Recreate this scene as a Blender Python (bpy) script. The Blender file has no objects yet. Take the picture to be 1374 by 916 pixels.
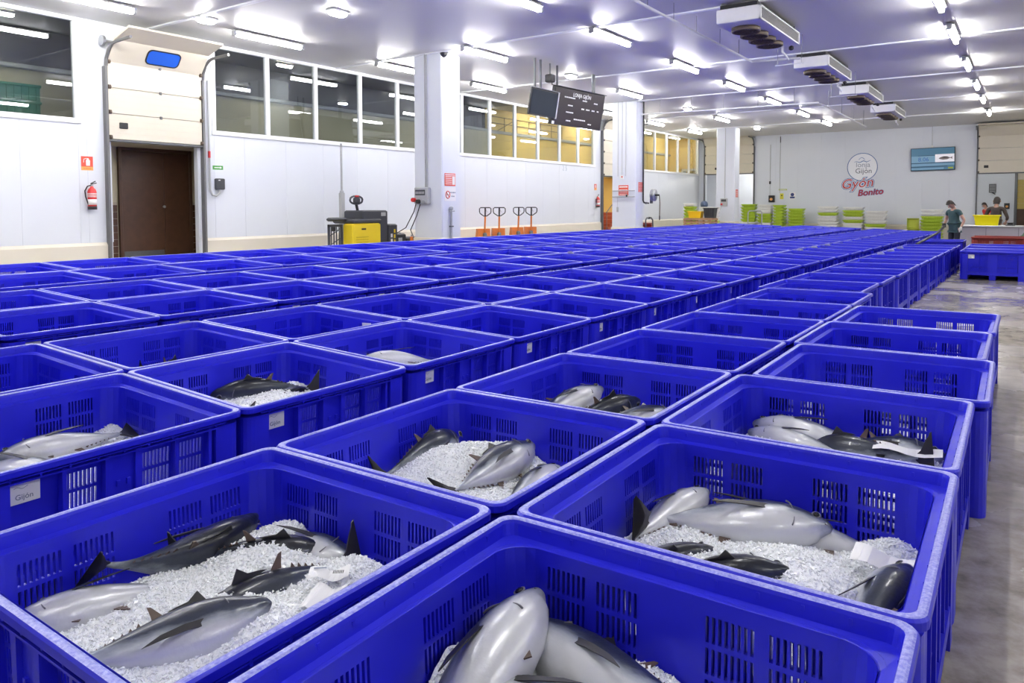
import bpy, bmesh, math, random
from mathutils import Vector, Matrix, Euler
random.seed(7)
R = math.radians
scene = bpy.context.scene
COL = scene.collection
sin, cos, pi = math.sin, math.cos, math.pi

# ------------------------------------------------------------------ camera
CAM_Z = 1.6
yaw, pitch, roll = R(-35.051), R(-2.777), R(-0.112)
fw = Vector((sin(yaw)*cos(pitch), cos(yaw)*cos(pitch), sin(pitch)))
rt = Vector((cos(yaw), -sin(yaw), 0)); up = rt.cross(fw)
rt2 = cos(roll)*rt + sin(roll)*up; up2 = -sin(roll)*rt + cos(roll)*up
cam_d = bpy.data.cameras.new('camera'); cam = bpy.data.objects.new('camera', cam_d); COL.objects.link(cam)
M = Matrix((rt2, up2, -fw)).transposed().to_4x4(); M.translation = Vector((0, 0, CAM_Z)); cam.matrix_world = M
FPX = 989.9
cam_d.sensor_width = 36; cam_d.lens = FPX/1374*36; cam_d.shift_y = -(458-323.1)/1374; cam_d.clip_start = .02
scene.camera = cam
def in_view(p, mx=140, my=140):
    d = Vector(p) - Vector((0, 0, CAM_Z)); z = d.dot(fw)
    if z < .15: return False
    u = 687 + FPX*d.dot(rt2)/z; v = 323.1 - FPX*d.dot(up2)/z
    return -mx < u < 1374+mx and -my < v < 916+my
# ------------------------------------------------------------------ world, exposure
w = bpy.data.worlds.new('world'); scene.world = w; w.use_nodes = True
w.node_tree.nodes['Background'].inputs[0].default_value = (.5, .55, .65, 1)
w.node_tree.nodes['Background'].inputs[1].default_value = .03
vs = scene.view_settings
vs.view_transform = 'Standard'; vs.look = 'None'; vs.gamma = 1; vs.use_curve_mapping = False; vs.exposure = 0.95
scene.cycles.use_denoising = True
scene.cycles.max_bounces = 8; scene.cycles.diffuse_bounces = 5; scene.cycles.transparent_max_bounces = 12
LAMP = 46.0

# ------------------------------------------------------------------ materials
MATS = {}
def mat(name, col, rough=.5, metal=0., spec=.5, var=0., vscale=8., bump=0., bscale=60., emit=None, estr=0., coat=0., rvar=0., trans=0., sss=0.):
    if name in MATS: return MATS[name]
    m = bpy.data.materials.new(name); m.use_nodes = True; nt = m.node_tree; b = nt.nodes['Principled BSDF']
    c4 = (*col, 1)
    b.inputs['Base Color'].default_value = c4; b.inputs['Roughness'].default_value = rough
    b.inputs['Metallic'].default_value = metal; b.inputs['Specular IOR Level'].default_value = spec
    b.inputs['Coat Weight'].default_value = coat; b.inputs['Transmission Weight'].default_value = trans
    b.inputs['Subsurface Weight'].default_value = sss
    if sss: b.inputs['Subsurface Radius'].default_value = (.02, .025, .03)
    if emit: b.inputs['Emission Color'].default_value = (*emit, 1); b.inputs['Emission Strength'].default_value = estr
    if var or rvar:
        tc = nt.nodes.new('ShaderNodeTexCoord'); n = nt.nodes.new('ShaderNodeTexNoise'); n.inputs['Scale'].default_value = vscale; n.inputs['Detail'].default_value = 6
        nt.links.new(tc.outputs['Object'], n.inputs['Vector'])
        if var:
            mx = nt.nodes.new('ShaderNodeMix'); mx.data_type = 'RGBA'
            mx.inputs[6].default_value = tuple(max(0, x*(1-var)) for x in col)+(1,); mx.inputs[7].default_value = tuple(min(1, x*(1+var)) for x in col)+(1,)
            nt.links.new(n.outputs['Fac'], mx.inputs[0]); nt.links.new(mx.outputs[2], b.inputs['Base Color'])
        if rvar:
            mr = nt.nodes.new('ShaderNodeMapRange'); mr.inputs[1].default_value = .3; mr.inputs[2].default_value = .7
            mr.inputs[3].default_value = max(.02, rough-rvar); mr.inputs[4].default_value = min(1, rough+rvar)
            nt.links.new(n.outputs['Fac'], mr.inputs[0]); nt.links.new(mr.outputs[0], b.inputs['Roughness'])
    if bump:
        tc2 = nt.nodes.new('ShaderNodeTexCoord'); n2 = nt.nodes.new('ShaderNodeTexNoise'); n2.inputs['Scale'].default_value = bscale; n2.inputs['Detail'].default_value = 4
        bp = nt.nodes.new('ShaderNodeBump'); bp.inputs['Strength'].default_value = bump; bp.inputs['Distance'].default_value = .01
        nt.links.new(tc2.outputs['Object'], n2.inputs['Vector']); nt.links.new(n2.outputs['Fac'], bp.inputs['Height']); nt.links.new(bp.outputs['Normal'], b.inputs['Normal'])
    MATS[name] = m; return m
def nodes(m): return m.node_tree.nodes, m.node_tree.links, m.node_tree.nodes['Principled BSDF']

WALL = mat('wall_panel_white', (.71, .74, .79), .42, var=.02, vscale=1.2)
PLINTH = mat('plinth_cream', (.72, .67, .56), .5, var=.04, vscale=3)
FRAME = mat('frame_white', (.86, .87, .88), .35)
BACKING = mat('joint_grey', (.68, .71, .75), .6)
STEEL = mat('galvanised_steel', (.42, .43, .44), .38, metal=.75, var=.15, vscale=20)
DARKSTEEL = mat('dark_steel', (.13, .135, .14), .45, metal=.5)
BLACK = mat('black_plastic', (.018, .018, .02), .45)
CHAR = mat('charcoal_plastic', (.045, .048, .055), .42)
GREYP = mat('grey_plastic', (.42, .43, .43), .5)
WHITEP = mat('white_plastic', (.80, .80, .77), .45, var=.05, vscale=10)
LIME = mat('lime_plastic', (.42, .58, .03), .42, var=.08, vscale=10)
LIMED = mat('olive_lime_plastic', (.40, .46, .04), .45)
YELLOW = mat('yellow_paint', (.80, .60, .02), .38, var=.05)
YTUB = mat('yellow_plastic', (.92, .82, .0), .4)
AMBER = mat('amber_plastic', (.9, .58, .01), .45)
ORANGE = mat('orange_paint', (.62, .17, .02), .4, var=.12, vscale=12)
RED = mat('red_paint', (.60, .02, .02), .35)
SIGNRED = mat('sign_red', (.72, .09, .05), .45)
SIGNW = mat('sign_white', (.85, .84, .82), .5)
SIGNO = mat('sign_orange', (.85, .38, .1), .5)
SIGNG = mat('sign_green', (.08, .33, .06), .5)
GREENCR = mat('green_crate', (.03, .22, .12), .45)
DOORC = mat('door_cream', (.66, .61, .50), .45, var=.02)
BROWN = mat('door_brown', (.075, .032, .015), .42, var=.35, vscale=7, bump=.15, bscale=30)
TILE = mat('tile_brown', (.10, .05, .03), .25, var=.2, vscale=9)
GROUT = mat('grout', (.45, .38, .3), .8)
BEIGE = mat('beige_wall', (.52, .47, .33), .6, var=.04, vscale=1.5)
OCHRE = mat('ochre_wall', (.82, .60, .20), .6, var=.05, vscale=1.5)
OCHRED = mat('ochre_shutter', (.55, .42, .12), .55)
GALG = mat('gallery_grey', (.12, .12, .13), .55, var=.2, vscale=1.5)
STAIR = mat('stair_red', (.32, .07, .03), .5, var=.1)
REDBIN = mat('dark_red_plastic', (.25, .025, .012), .4, var=.1)
WOOD = mat('pallet_wood', (.36, .21, .12), .7, var=.25, vscale=14)
SKIN = mat('skin', (.55, .32, .23), .5)
HAIR = mat('hair_dark', (.025, .016, .012), .6)
TEAL = mat('shirt_teal', (.045, .095, .095), .8, var=.12, vscale=18)
NAVY = mat('trousers_navy', (.02, .022, .04), .8)
SHIRTRED = mat('shirt_red', (.62, .015, .02), .75)
JACKET = mat('jacket_brown', (.06, .045, .035), .8, var=.15, vscale=15)
OLIVE = mat('top_olive', (.07, .12, .07), .8, var=.15, vscale=15)
GLOVE = mat('glove_cream', (.7, .68, .6), .6)
PAPER = mat('paper_white', (.85, .85, .84), .6)
INK = mat('ink_grey', (.2, .24, .3), .6)
INKB = mat('ink_black', (.03, .03, .03), .6)
LED = mat('screen_text', (.8, .8, .78), .5, emit=(1, .97, .92), estr=.1)
BLUEWIN = mat('blue_window', (.015, .11, .62), .12)
CONCRETE_TOP = mat('counter_top', (.62, .62, .63), .3, metal=.3)
COUNTER = mat('counter_grey', (.40, .38, .42), .4, var=.04)
FANB = mat('fan_brown', (.11, .08, .055), .6, var=.4, vscale=25)
LGREY = mat('louvre_grey', (.25, .24, .23), .5)
PIPE = mat('pipe_white', (.72, .72, .72), .4)

# ceiling: ribbed coated sheet
CEIL = mat('ceiling_sheet', (.68, .675, .64), .42)
n, l, b = nodes(CEIL)
tc = n.new('ShaderNodeTexCoord'); sx = n.new('ShaderNodeSeparateXYZ'); l.new(tc.outputs['Object'], sx.inputs[0])
mu = n.new('ShaderNodeMath'); mu.operation = 'MULTIPLY'; mu.inputs[1].default_value = 2*pi/.10; l.new(sx.outputs[0], mu.inputs[0])
sn = n.new('ShaderNodeMath'); sn.operation = 'SINE'; l.new(mu.outputs[0], sn.inputs[0])
pw = n.new('ShaderNodeMath'); pw.operation = 'GREATER_THAN'; pw.inputs[1].default_value = .8; l.new(sn.outputs[0], pw.inputs[0])
bp = n.new('ShaderNodeBump'); bp.inputs['Strength'].default_value = .25; bp.inputs['Distance'].default_value = .01
l.new(pw.outputs[0], bp.inputs['Height']); l.new(bp.outputs[0], b.inputs['Normal'])

# floor: trowelled damp concrete
FLOOR = mat('damp_concrete', (.29, .26, .225), .3)
n, l, b = nodes(FLOOR)
tc = n.new('ShaderNodeTexCoord')
n1 = n.new('ShaderNodeTexNoise'); n1.inputs['Scale'].default_value = .8; n1.inputs['Detail'].default_value = 8; l.new(tc.outputs['Object'], n1.inputs['Vector'])
n2 = n.new('ShaderNodeTexNoise'); n2.inputs['Scale'].default_value = 7; n2.inputs['Detail'].default_value = 7; n2.inputs['Roughness'].default_value = .65; l.new(tc.outputs['Object'], n2.inputs['Vector'])
mx = n.new('ShaderNodeMix'); mx.data_type = 'RGBA'; mx.inputs[6].default_value = (.23, .205, .175, 1); mx.inputs[7].default_value = (.45, .41, .36, 1)
mr = n.new('ShaderNodeMapRange'); mr.inputs[1].default_value = .32; mr.inputs[2].default_value = .62; l.new(n2.outputs['Fac'], mr.inputs[0]); l.new(mr.outputs[0], mx.inputs[0])
l.new(mx.outputs[2], b.inputs['Base Color'])
mr2 = n.new('ShaderNodeMapRange'); mr2.inputs[1].default_value = .42; mr2.inputs[2].default_value = .58; mr2.inputs[3].default_value = .12; mr2.inputs[4].default_value = .34
l.new(n1.outputs['Fac'], mr2.inputs[0]); l.new(mr2.outputs[0], b.inputs['Roughness'])
bp = n.new('ShaderNodeBump'); bp.inputs['Strength'].default_value = .12; bp.inputs['Distance'].default_value = .01; l.new(n2.outputs['Fac'], bp.inputs['Height']); l.new(bp.outputs[0], b.inputs['Normal'])

# blue moulded plastic; rim edge paled by scuffs and painted glints
BLUE = mat('blue_plastic', (.013, .014, .62), .36, var=.14, vscale=6, rvar=.08)
SCUFF_GLINT = mat('scuffed_glint_rim', (.2, .22, .66), .28)
n, l, b = nodes(SCUFF_GLINT)
tc = n.new('ShaderNodeTexCoord'); ns = n.new('ShaderNodeTexNoise'); ns.inputs['Scale'].default_value = 90; ns.inputs['Detail'].default_value = 6; ns.inputs['Roughness'].default_value = .7
l.new(tc.outputs['Object'], ns.inputs['Vector'])
rp = n.new('ShaderNodeValToRGB'); rp.color_ramp.elements[0].position = .38; rp.color_ramp.elements[0].color = (.13, .14, .64, 1)
rp.color_ramp.elements[1].position = .74; rp.color_ramp.elements[1].color = (.44, .46, .80, 1)
l.new(ns.outputs['Fac'], rp.inputs[0]); l.new(rp.outputs[0], b.inputs['Base Color'])
bp = n.new('ShaderNodeBump'); bp.inputs['Strength'].default_value = .3; bp.inputs['Distance'].default_value = .004; l.new(ns.outputs['Fac'], bp.inputs['Height']); l.new(bp.outputs[0], b.inputs['Normal'])

# glass pane: clear sheet with a Fresnel reflection
GLASS = bpy.data.materials.new('window_glass'); GLASS.use_nodes = True
nt = GLASS.node_tree; nt.nodes.clear()
o_ = nt.nodes.new('ShaderNodeOutputMaterial'); tr = nt.nodes.new('ShaderNodeBsdfTransparent'); tr.inputs[0].default_value = (.72, .75, .76, 1)
gl = nt.nodes.new('ShaderNodeBsdfGlossy'); gl.inputs['Roughness'].default_value = .0; gl.inputs[0].default_value = (.95, .97, 1, 1)
ms = nt.nodes.new('ShaderNodeMixShader')
ge = nt.nodes.new('ShaderNodeNewGeometry'); dt = nt.nodes.new('ShaderNodeVectorMath'); dt.operation = 'DOT_PRODUCT'; nt.links.new(ge.outputs['Normal'], dt.inputs[0]); nt.links.new(ge.outputs['Incoming'], dt.inputs[1])
def mth(op, a_, c_=None):
    q_ = nt.nodes.new('ShaderNodeMath'); q_.operation = op
    for i_, v_ in enumerate((a_, c_)):
        if v_ is None: continue
        if isinstance(v_, (int, float)): q_.inputs[i_].default_value = v_
        else: nt.links.new(v_, q_.inputs[i_])
    return q_.outputs[0]
fr_o = mth('ADD', mth('MULTIPLY', mth('POWER', mth('SUBTRACT', 1.0, mth('ABSOLUTE', dt.outputs['Value'])), 5.0), .93), .065)
nt.links.new(fr_o, ms.inputs[0])
nt.links.new(tr.outputs[0], ms.inputs[1]); nt.links.new(gl.outputs[0], ms.inputs[2]); nt.links.new(ms.outputs[0], o_.inputs[0])

# lamp diffusers: the hall's own, then those of the added fill lamps
TUBE = mat('lamp_diffuser', (.9, .9, .9), .4, emit=(1, .985, .97), estr=LAMP)
TUBEG = mat('added_warm_diffuser', (.9, .9, .9), .4, emit=(1, .93, .8), estr=62)
TUBEW = mat('added_room_diffuser', (.9, .9, .9), .4, emit=(1, .98, .95), estr=62)

# ice
ICE = mat('crushed_ice_mat', (.86, .90, .93), .24, spec=.6, sss=.0, trans=.0, coat=.3)
n, l, b = nodes(ICE)
tc = n.new('ShaderNodeTexCoord'); v = n.new('ShaderNodeTexVoronoi'); v.inputs['Scale'].default_value = 110; l.new(tc.outputs['Object'], v.inputs['Vector'])
rp = n.new('ShaderNodeValToRGB'); rp.color_ramp.elements[0].color = (.88, .91, .93, 1); rp.color_ramp.elements[1].color = (.97, .98, .985, 1)
l.new(v.outputs['Color'], rp.inputs[0]); l.new(rp.outputs[0], b.inputs['Base Color'])
bp = n.new('ShaderNodeBump'); bp.inputs['Strength'].default_value = .35; bp.inputs['Distance'].default_value = .008; l.new(v.outputs['Distance'], bp.inputs['Height']); l.new(bp.outputs[0], b.inputs['Normal'])

# fish skin: dark back, silver flank, white belly along the body's own vertical axis
FISH = mat('tuna_skin', (.5, .5, .5), .32, metal=.18, spec=.5, coat=.22)
n, l, b = nodes(FISH)
tc = n.new('ShaderNodeTexCoord'); sx = n.new('ShaderNodeSeparateXYZ'); l.new(tc.outputs['Object'], sx.inputs[0])
mp_ = n.new('ShaderNodeMapping'); mp_.inputs['Scale'].default_value = (5, 16, 16); l.new(tc.outputs['Object'], mp_.inputs[0])
ns = n.new('ShaderNodeTexNoise'); ns.inputs['Scale'].default_value = 1.2; ns.inputs['Detail'].default_value = 6; ns.inputs['Roughness'].default_value = .6; l.new(mp_.outputs[0], ns.inputs['Vector'])
ma = n.new('ShaderNodeMath'); ma.operation = 'MULTIPLY_ADD'; ma.inputs[1].default_value = .085; l.new(ns.outputs['Fac'], ma.inputs[0]); l.new(sx.outputs[2], ma.inputs[2])
hd_ = n.new('ShaderNodeMapRange'); hd_.inputs[1].default_value = .15; hd_.inputs[2].default_value = .33; hd_.inputs[3].default_value = 0; hd_.inputs[4].default_value = .028; l.new(sx.outputs[0], hd_.inputs[0])
ad_ = n.new('ShaderNodeMath'); ad_.operation = 'ADD'; l.new(ma.outputs[0], ad_.inputs[0]); l.new(hd_.outputs[0], ad_.inputs[1])
mr = n.new('ShaderNodeMapRange'); mr.inputs[1].default_value = -.055; mr.inputs[2].default_value = .125; l.new(ad_.outputs[0], mr.inputs[0])
rp = n.new('ShaderNodeValToRGB'); e = rp.color_ramp.elements
e[0].position = 0; e[0].color = (.66, .67, .69, 1); e[1].position = 1; e[1].color = (.008, .010, .018, 1)
for p_, c_ in ((.30, (.58, .59, .61, 1)), (.45, (.42, .44, .47, 1)), (.58, (.24, .265, .30, 1)), (.70, (.035, .045, .07, 1))): q_ = e.new(p_); q_.color = c_
l.new(mr.outputs[0], rp.inputs[0]); l.new(rp.outputs[0], b.inputs['Base Color'])
ns2 = n.new('ShaderNodeTexNoise'); ns2.inputs['Scale'].default_value = 45; ns2.inputs['Detail'].default_value = 4; l.new(tc.outputs['Object'], ns2.inputs['Vector'])
bp = n.new('ShaderNodeBump'); bp.inputs['Strength'].default_value = .25; bp.inputs['Distance'].default_value = .006; l.new(ns2.outputs['Fac'], bp.inputs['Height']); l.new(bp.outputs[0], b.inputs['Normal'])
FIN = mat('fin_dark', (.02, .019, .022), .35, var=.3, vscale=20)
FINB = mat('fin_brown', (.10, .065, .05), .4, var=.3, vscale=20)
EYE = mat('fish_eye', (.01, .01, .012), .1)
GILL = mat('gill_edge', (.16, .16, .18), .35)

# ------------------------------------------------------------------ mesh helpers
class MB:
    def __init__(s): s.v = []; s.f = []; s.m = []; s.mi = 0
    def quad_idx(s, idx): s.f.append(tuple(idx)); s.m.append(s.mi)
    def poly(s, pts): k = len(s.v); s.v += [tuple(p) for p in pts]; s.quad_idx(range(k, k+len(pts)))
    def box(s, x0, x1, y0, y1, z0, z1):
        k = len(s.v)
        s.v += [(x0,y0,z0),(x1,y0,z0),(x1,y1,z0),(x0,y1,z0),(x0,y0,z1),(x1,y0,z1),(x1,y1,z1),(x0,y1,z1)]
        for q in ((0,3,2,1),(4,5,6,7),(0,1,5,4),(1,2,6,5),(2,3,7,6),(3,0,4,7)): s.quad_idx([k+i for i in q])
        return s
    def bbox(s, x0, x1, y0, y1, z0, z1, b=.01):          # box with chamfered edges
        b = min(b, abs(x1-x0)/2.01, abs(y1-y0)/2.01, abs(z1-z0)/2.01)
        L = []
        for (i, z) in ((b, z0), (0, z0+b), (0, z1-b), (b, z1)):
            X0, X1, Y0, Y1 = x0+i, x1-i, y0+i, y1-i; c = b*.8
            L.append([(X0+c,Y0,z),(X1-c,Y0,z),(X1,Y0+c,z),(X1,Y1-c,z),(X1-c,Y1,z),(X0+c,Y1,z),(X0,Y1-c,z),(X0,Y0+c,z)])
        return s.loft(L, cap=True)
    def loft(s, loops, cap=False, close=False):
        k = len(s.v); n = len(loops[0])
        for L in loops: s.v += [tuple(p) for p in L]
        rows = len(loops)
        for j in range(rows-1 if not close else rows):
            a = k+j*n; c = k+((j+1) % rows)*n
            for i in range(n):
                i2 = (i+1) % n; s.quad_idx((a+i, a+i2, c+i2, c+i))
        if cap:
            s.quad_idx([k+i for i in range(n)][::-1]); s.quad_idx([k+(rows-1)*n+i for i in range(n)])
        return s
    def tube(s, pts, r, n=8, cap=True, closed=False):
        pts = [Vector(p) for p in pts]; rr = r if isinstance(r, (list, tuple)) else [r]*len(pts); L = []
        prev = None
        for i, p in enumerate(pts):
            if closed: t = pts[(i+1) % len(pts)]-pts[i-1]
            else: t = pts[min(i+1, len(pts)-1)]-pts[max(i-1, 0)]
            t.normalize()
            if prev is None: a = t.orthogonal().normalized()
            else:
                a = prev - t*prev.dot(t)
                a = a.normalized() if a.length > 1e-6 else t.orthogonal().normalized()
            prev = a; bb = t.cross(a)
            L.append([p+(a*cos(2*pi*q/n)+bb*sin(2*pi*q/n))*rr[i] for q in range(n)])
        return s.loft(L, cap=cap and not closed, close=closed)
    def lathe(s, prof, n=16, o=(0,0,0), axis='z'):
        L = []
        for r, h in prof:
            ring = []
            for q in range(n):
                a = 2*pi*q/n; x, y = r*cos(a), r*sin(a)
                p = (x, y, h) if axis == 'z' else ((h, x, y) if axis == 'x' else (y, h, x))
                ring.append((o[0]+p[0], o[1]+p[1], o[2]+p[2]))
            L.append(ring)
        return s.loft(L, cap=True)
    def prism(s, poly, t0, t1, plane='xz'):              # 2-D outline pulled along the third axis
        def P(a, c, t): return (a, t, c) if plane == 'xz' else ((t, a, c) if plane == 'yz' else (a, c, t))
        return s.loft([[P(a, c, t0) for a, c in poly], [P(a, c, t1) for a, c in poly]], cap=True)
    def mesh(s, name, mats, smooth=False):
        me = bpy.data.meshes.new(name); me.from_pydata(s.v, [], s.f); me.validate()
        for m in (mats if isinstance(mats, (list, tuple)) else [mats]): me.materials.append(m)
        if any(s.m) and len(me.polygons) == len(s.m): me.polygons.foreach_set('material_index', s.m)
        bm = bmesh.new(); bm.from_mesh(me); bmesh.ops.recalc_face_normals(bm, faces=bm.faces); bm.to_mesh(me); bm.free()
        if smooth: me.polygons.foreach_set('use_smooth', [True]*len(me.polygons))
        me.update(); return me
    def build(s, name, mats, parent=None, smooth=False, loc=None, rot=None):
        return link(name, s.mesh(name, mats, smooth), parent, loc, rot)
def link(name, me, parent=None, loc=None, rot=None):
    o = bpy.data.objects.new(name, me); COL.objects.link(o)
    if parent: o.parent = parent
    if loc is not None: o.location = loc
    if rot is not None: o.rotation_euler = rot
    return o
def tag(o, label, cat, group=None):
    o['label'] = label; o['category'] = cat
    if group: o['group'] = group
    return o
def thing(name, label, cat, loc=(0,0,0), rot=(0,0,0), group=None):
    o = link(name, None, None, loc, rot); o.empty_display_size = .1; return tag(o, label, cat, group)
def struct(o): o['kind'] = 'structure'; return o
def smooth_angle(me, ang=35):
    bm = bmesh.new(); bm.from_mesh(me)
    for e_ in bm.edges:
        e_.smooth = len(e_.link_faces) == 2 and e_.calc_face_angle(0) < R(ang)
    for f_ in bm.faces: f_.smooth = True
    bm.to_mesh(me); bm.free(); return me
def text_mesh(body, size, m, offset=0., extrude=.002, shear=0., align='CENTER'):
    c = bpy.data.curves.new('lettering', 'FONT'); c.body = body; c.size = size; c.extrude = extrude; c.offset = offset; c.shear = shear; c.align_x = align; c.resolution_u = 3
    o = bpy.data.objects.new('lettering_tmp', c); COL.objects.link(o)
    dg = bpy.context.evaluated_depsgraph_get(); me = bpy.data.meshes.new_from_object(o.evaluated_get(dg))
    bpy.data.objects.remove(o); bpy.data.curves.remove(c)
    me.materials.clear(); me.materials.append(m); return me
def copy_tree(o, parent=None):
    c = o.copy(); COL.objects.link(c); c.parent = parent
    for ch in o.children: copy_tree(ch, c)
    return c
# letter orientation: on a wall facing -y (read from the front) and facing +x
FACE_MY = (pi/2, 0, 0); FACE_PX = (pi/2, 0, pi/2)

# ------------------------------------------------------------------ the setting
XW, YB, ZC = -15.0, 39.4, 5.2
PROF = [(-22, .30), (-13, .30), (-3.3, -.02), (-2.9, -.02), (-2.6, -.012), (-1.4, .002), (-.16, .012), (1, .02), (9, .02)]
def fz(x):
    for (a, za), (c, zc) in zip(PROF, PROF[1:]):
        if a <= x <= c: return za+(zc-za)*(x-a)/(c-a)
    return PROF[0][1] if x < PROF[0][0] else PROF[-1][1]
def slope(x): return (fz(x+.3)-fz(x-.3))/.6
mb = MB()
mb.loft([[(x, -7, z) for x, z in PROF]+[(x, -7, z-.25) for x, z in PROF[::-1]], [(x, 46, z) for x, z in PROF]+[(x, 46, z-.25) for x, z in PROF[::-1]]], cap=True)
struct(mb.build('floor', FLOOR))
struct(MB().box(XW-.1, 9.1, -7.1, YB+.1, ZC, ZC+.15).build('ceiling', CEIL))

def wall_cells(mb, a0, a1, z0, z1, holes, put):
    A = sorted({a0, a1, *[h[0] for h in holes], *[h[1] for h in holes]}); Z = sorted({z0, z1, *[h[2] for h in holes], *[h[3] for h in holes]})
    for i in range(len(A)-1):
        run = None
        for j in range(len(Z)-1):
            ca, cz = (A[i]+A[i+1])/2, (Z[j]+Z[j+1])/2
            if any(h[0] < ca < h[1] and h[2] < cz < h[3] for h in holes): continue
            put(A[i], A[i+1], Z[j], Z[j+1])
W1 = [9.77, 11.21, 12.67, 14.2, 15.65, 17.1, 18.59, 20.1, 21.58, 23.08, 24.61, 26.05, 27.4]
W3 = [32.0, 33.5, 34.94, 36.38, 37.9, 39.2]
W0 = [3.7, 6.88]
ZS, ZH = 3.25, 5.16
holesL = [(W0[0], W0[1], ZS, ZH), (W1[0], W1[-1], ZS, ZH), (W3[0], W3[-1], ZS, ZH), (7.5, 9.36, .0, 3.02), (28.15, 30.5, 0, 3.0)]
mb = MB(); wall_cells(mb, -7, YB+.1, -.1, ZC, holesL, lambda a, b_, z, zz: mb.box(XW-.14, XW-.03, a, b_, z, zz))
wl = struct(mb.build('wall_left', BACKING))
# wall panels, with open joints between them
edges = [-7.0+1.17*i for i in range(41)]+[YB]
lim = [(3.62, 6.98), (9.67, 27.5), (31.9, 39.3)]
doors = [(7.42, 9.44), (28.05, 30.6)]
def panel_run(a0, a1, z0, z1):
    cuts = [a0]+[e_ for e_ in edges if a0+.15 < e_ < a1-.15]+[a1]
    for c0, c1 in zip(cuts, cuts[1:]):
        MB().bbox(XW-.03, XW, c0+.001, c1-.001, z0, z1, .002).build('panel', WALL, wl)
for a0, a1 in [(-7, 3.7), (3.7, 6.88), (6.88, 7.5), (9.36, 9.77), (9.77, 27.4), (27.4, 28.15), (30.5, 32.0), (32.0, 39.2)]:
    under = any(abs(a0-h[0]) < .01 and abs(a1-h[1]) < .01 for h in ((3.7, 6.88), (9.77, 27.4), (32.0, 39.2)))
    panel_run(a0, a1, .88, ZS if under else ZC)
panel_run(7.5, 9.36, 3.02, ZC); panel_run(28.15, 30.5, 3.0, ZC)
for a0, a1 in [(3.7, 6.88), (9.77, 27.4), (32.0, 39.2)]: panel_run(a0, a1, ZH, ZC)
mb = MB()
for a0, a1 in [(-7, 7.42), (9.44, 28.05), (30.6, YB)]:
    mb.loft([[(XW-.03, a, .25), (XW+.05, a, .25), (XW+.05, a, .82), (XW+.004, a, .88), (XW-.03, a, .88)] for a in (a0, a1)], cap=True)
struct(mb.build('baseboard_left', PLINTH))

holesB = [(-14.62, -12.0, -.1, 3.28), (-1.95, 2.4, -.1, 3.0)]
mb = MB(); wall_cells(mb, -15.1, 9.1, -.3, ZC, holesB, lambda a, b_, z, zz: mb.box(a, b_, YB+.03, YB+.14, z, zz))
wb = struct(mb.build('wall_back', BACKING))
def panel_run_b(a0, a1, z0, z1):
    n_ = max(1, round((a1-a0)/1.17))
    for i in range(n_):
        MB().bbox(a0+(a1-a0)*i/n_+.0008, a0+(a1-a0)*(i+1)/n_-.0008, YB, YB+.03, z0, z1, .0015).build('panel', WALL, wb)
panel_run_b(-15, -14.62, 0, ZC); panel_run_b(-14.62, -12, 3.28, ZC); panel_run_b(-12, -1.95, .0, ZC); panel_run_b(-1.95, 2.4, 3.0, ZC); panel_run_b(2.4, 9, 0, ZC)
mb = MB()
for a0, a1 in [(-12.0, -1.95), (2.4, 9)]:
    mb.loft([[(a, YB+.03, -.05), (a, YB-.05, -.05), (a, YB-.05, .58), (a, YB-.004, .64), (a, YB+.03, .64)] for a in (a0, a1)], cap=True)
struct(mb.build('baseboard_back', PLINTH))
struct(MB().box(9, 9.12, -7, YB+.1, -.3, ZC).build('wall_right', WALL))
struct(MB().box(-15.1, 9.1, -7.12, -7, -.3, ZC).build('wall_front', WALL))
# joint profiles across the ceiling
for i, y in enumerate((-2.1, 3.05, 8.2, 13.35, 18.5, 23.6, 28.8, 34.05)):
    struct(MB().bbox(XW, 9, y-.045, y+.045, ZC-.03, ZC+.01, .008).build('trim_%d' % (i+1), FRAME))

def window_run(n, E_):
    fr_ = MB(); g = .035
    fr_.bbox(XW-.08, XW+.035, E_[0]-.06, E_[-1]+.06, ZS-.07, ZS+.03, .006); fr_.bbox(XW-.08, XW+.03, E_[0]-.06, E_[-1]+.06, ZH-.04, ZH+.035, .006)
    w_ = struct(fr_.build('window_%d' % n, FRAME))
    for i, y in enumerate(E_):
        MB().bbox(XW-.08, XW+.025, y-.05, y+.05, ZS+.03, ZH-.04, .006).build('mullion', FRAME, w_)
        if i: MB().box(XW-.035, XW-.025, E_[i-1]+.045, y-.045, ZS+.025, ZH-.035).build('pane', GLASS, w_)
    return w_
window_run(1, W0); window_run(2, W1); window_run(3, W3)

# gallery behind the windows
XG = -17.0
mb = MB()
mb.box(XG-.1, XG, 2, 22.6, 2.9, 4.45); g_ = struct(mb.build('wall_gallery', BEIGE))
struct(MB().box(XG-.35, XG-.25, 2, 22.6, 4.45, 5.35).build('wall_gallery_upper', GALG))
struct(MB().box(XG-.1, XG, 22.6, 40, 2.9, 5.35).build('wall_gallery_ochre', OCHRE))
struct(MB().box(XG-.35, XW-.14, 2, 40, 2.9, 3.0).build('floor_gallery', BACKING))
struct(MB().box(XG-.35, XW-.14, 2, 22.6, 5.3, 5.4).build('ceiling_gallery', GALG))
struct(MB().box(XG-.35, XW-.14, 22.6, 40, 5.3, 5.4).build('ceiling_gallery_ochre', BEIGE))
struct(MB().box(XG-.35, XW-.14, 1.9, 2, 2.9, 5.4).build('wall_gallery_front', GALG)); struct(MB().box(XG-.35, XW-.14, 40, 40.1, 2.9, 5.4).build('wall_gallery_back', OCHRE))
struct(MB().bbox(XG-.25, XG+.1, 2, 22.6, 4.40, 4.50, .02).build('trim_20', GREYP))
struct(MB().bbox(XG, XG+.08, 22.6, 40, 4.36, 4.48, .02).build('trim_21', GREYP))
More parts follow.
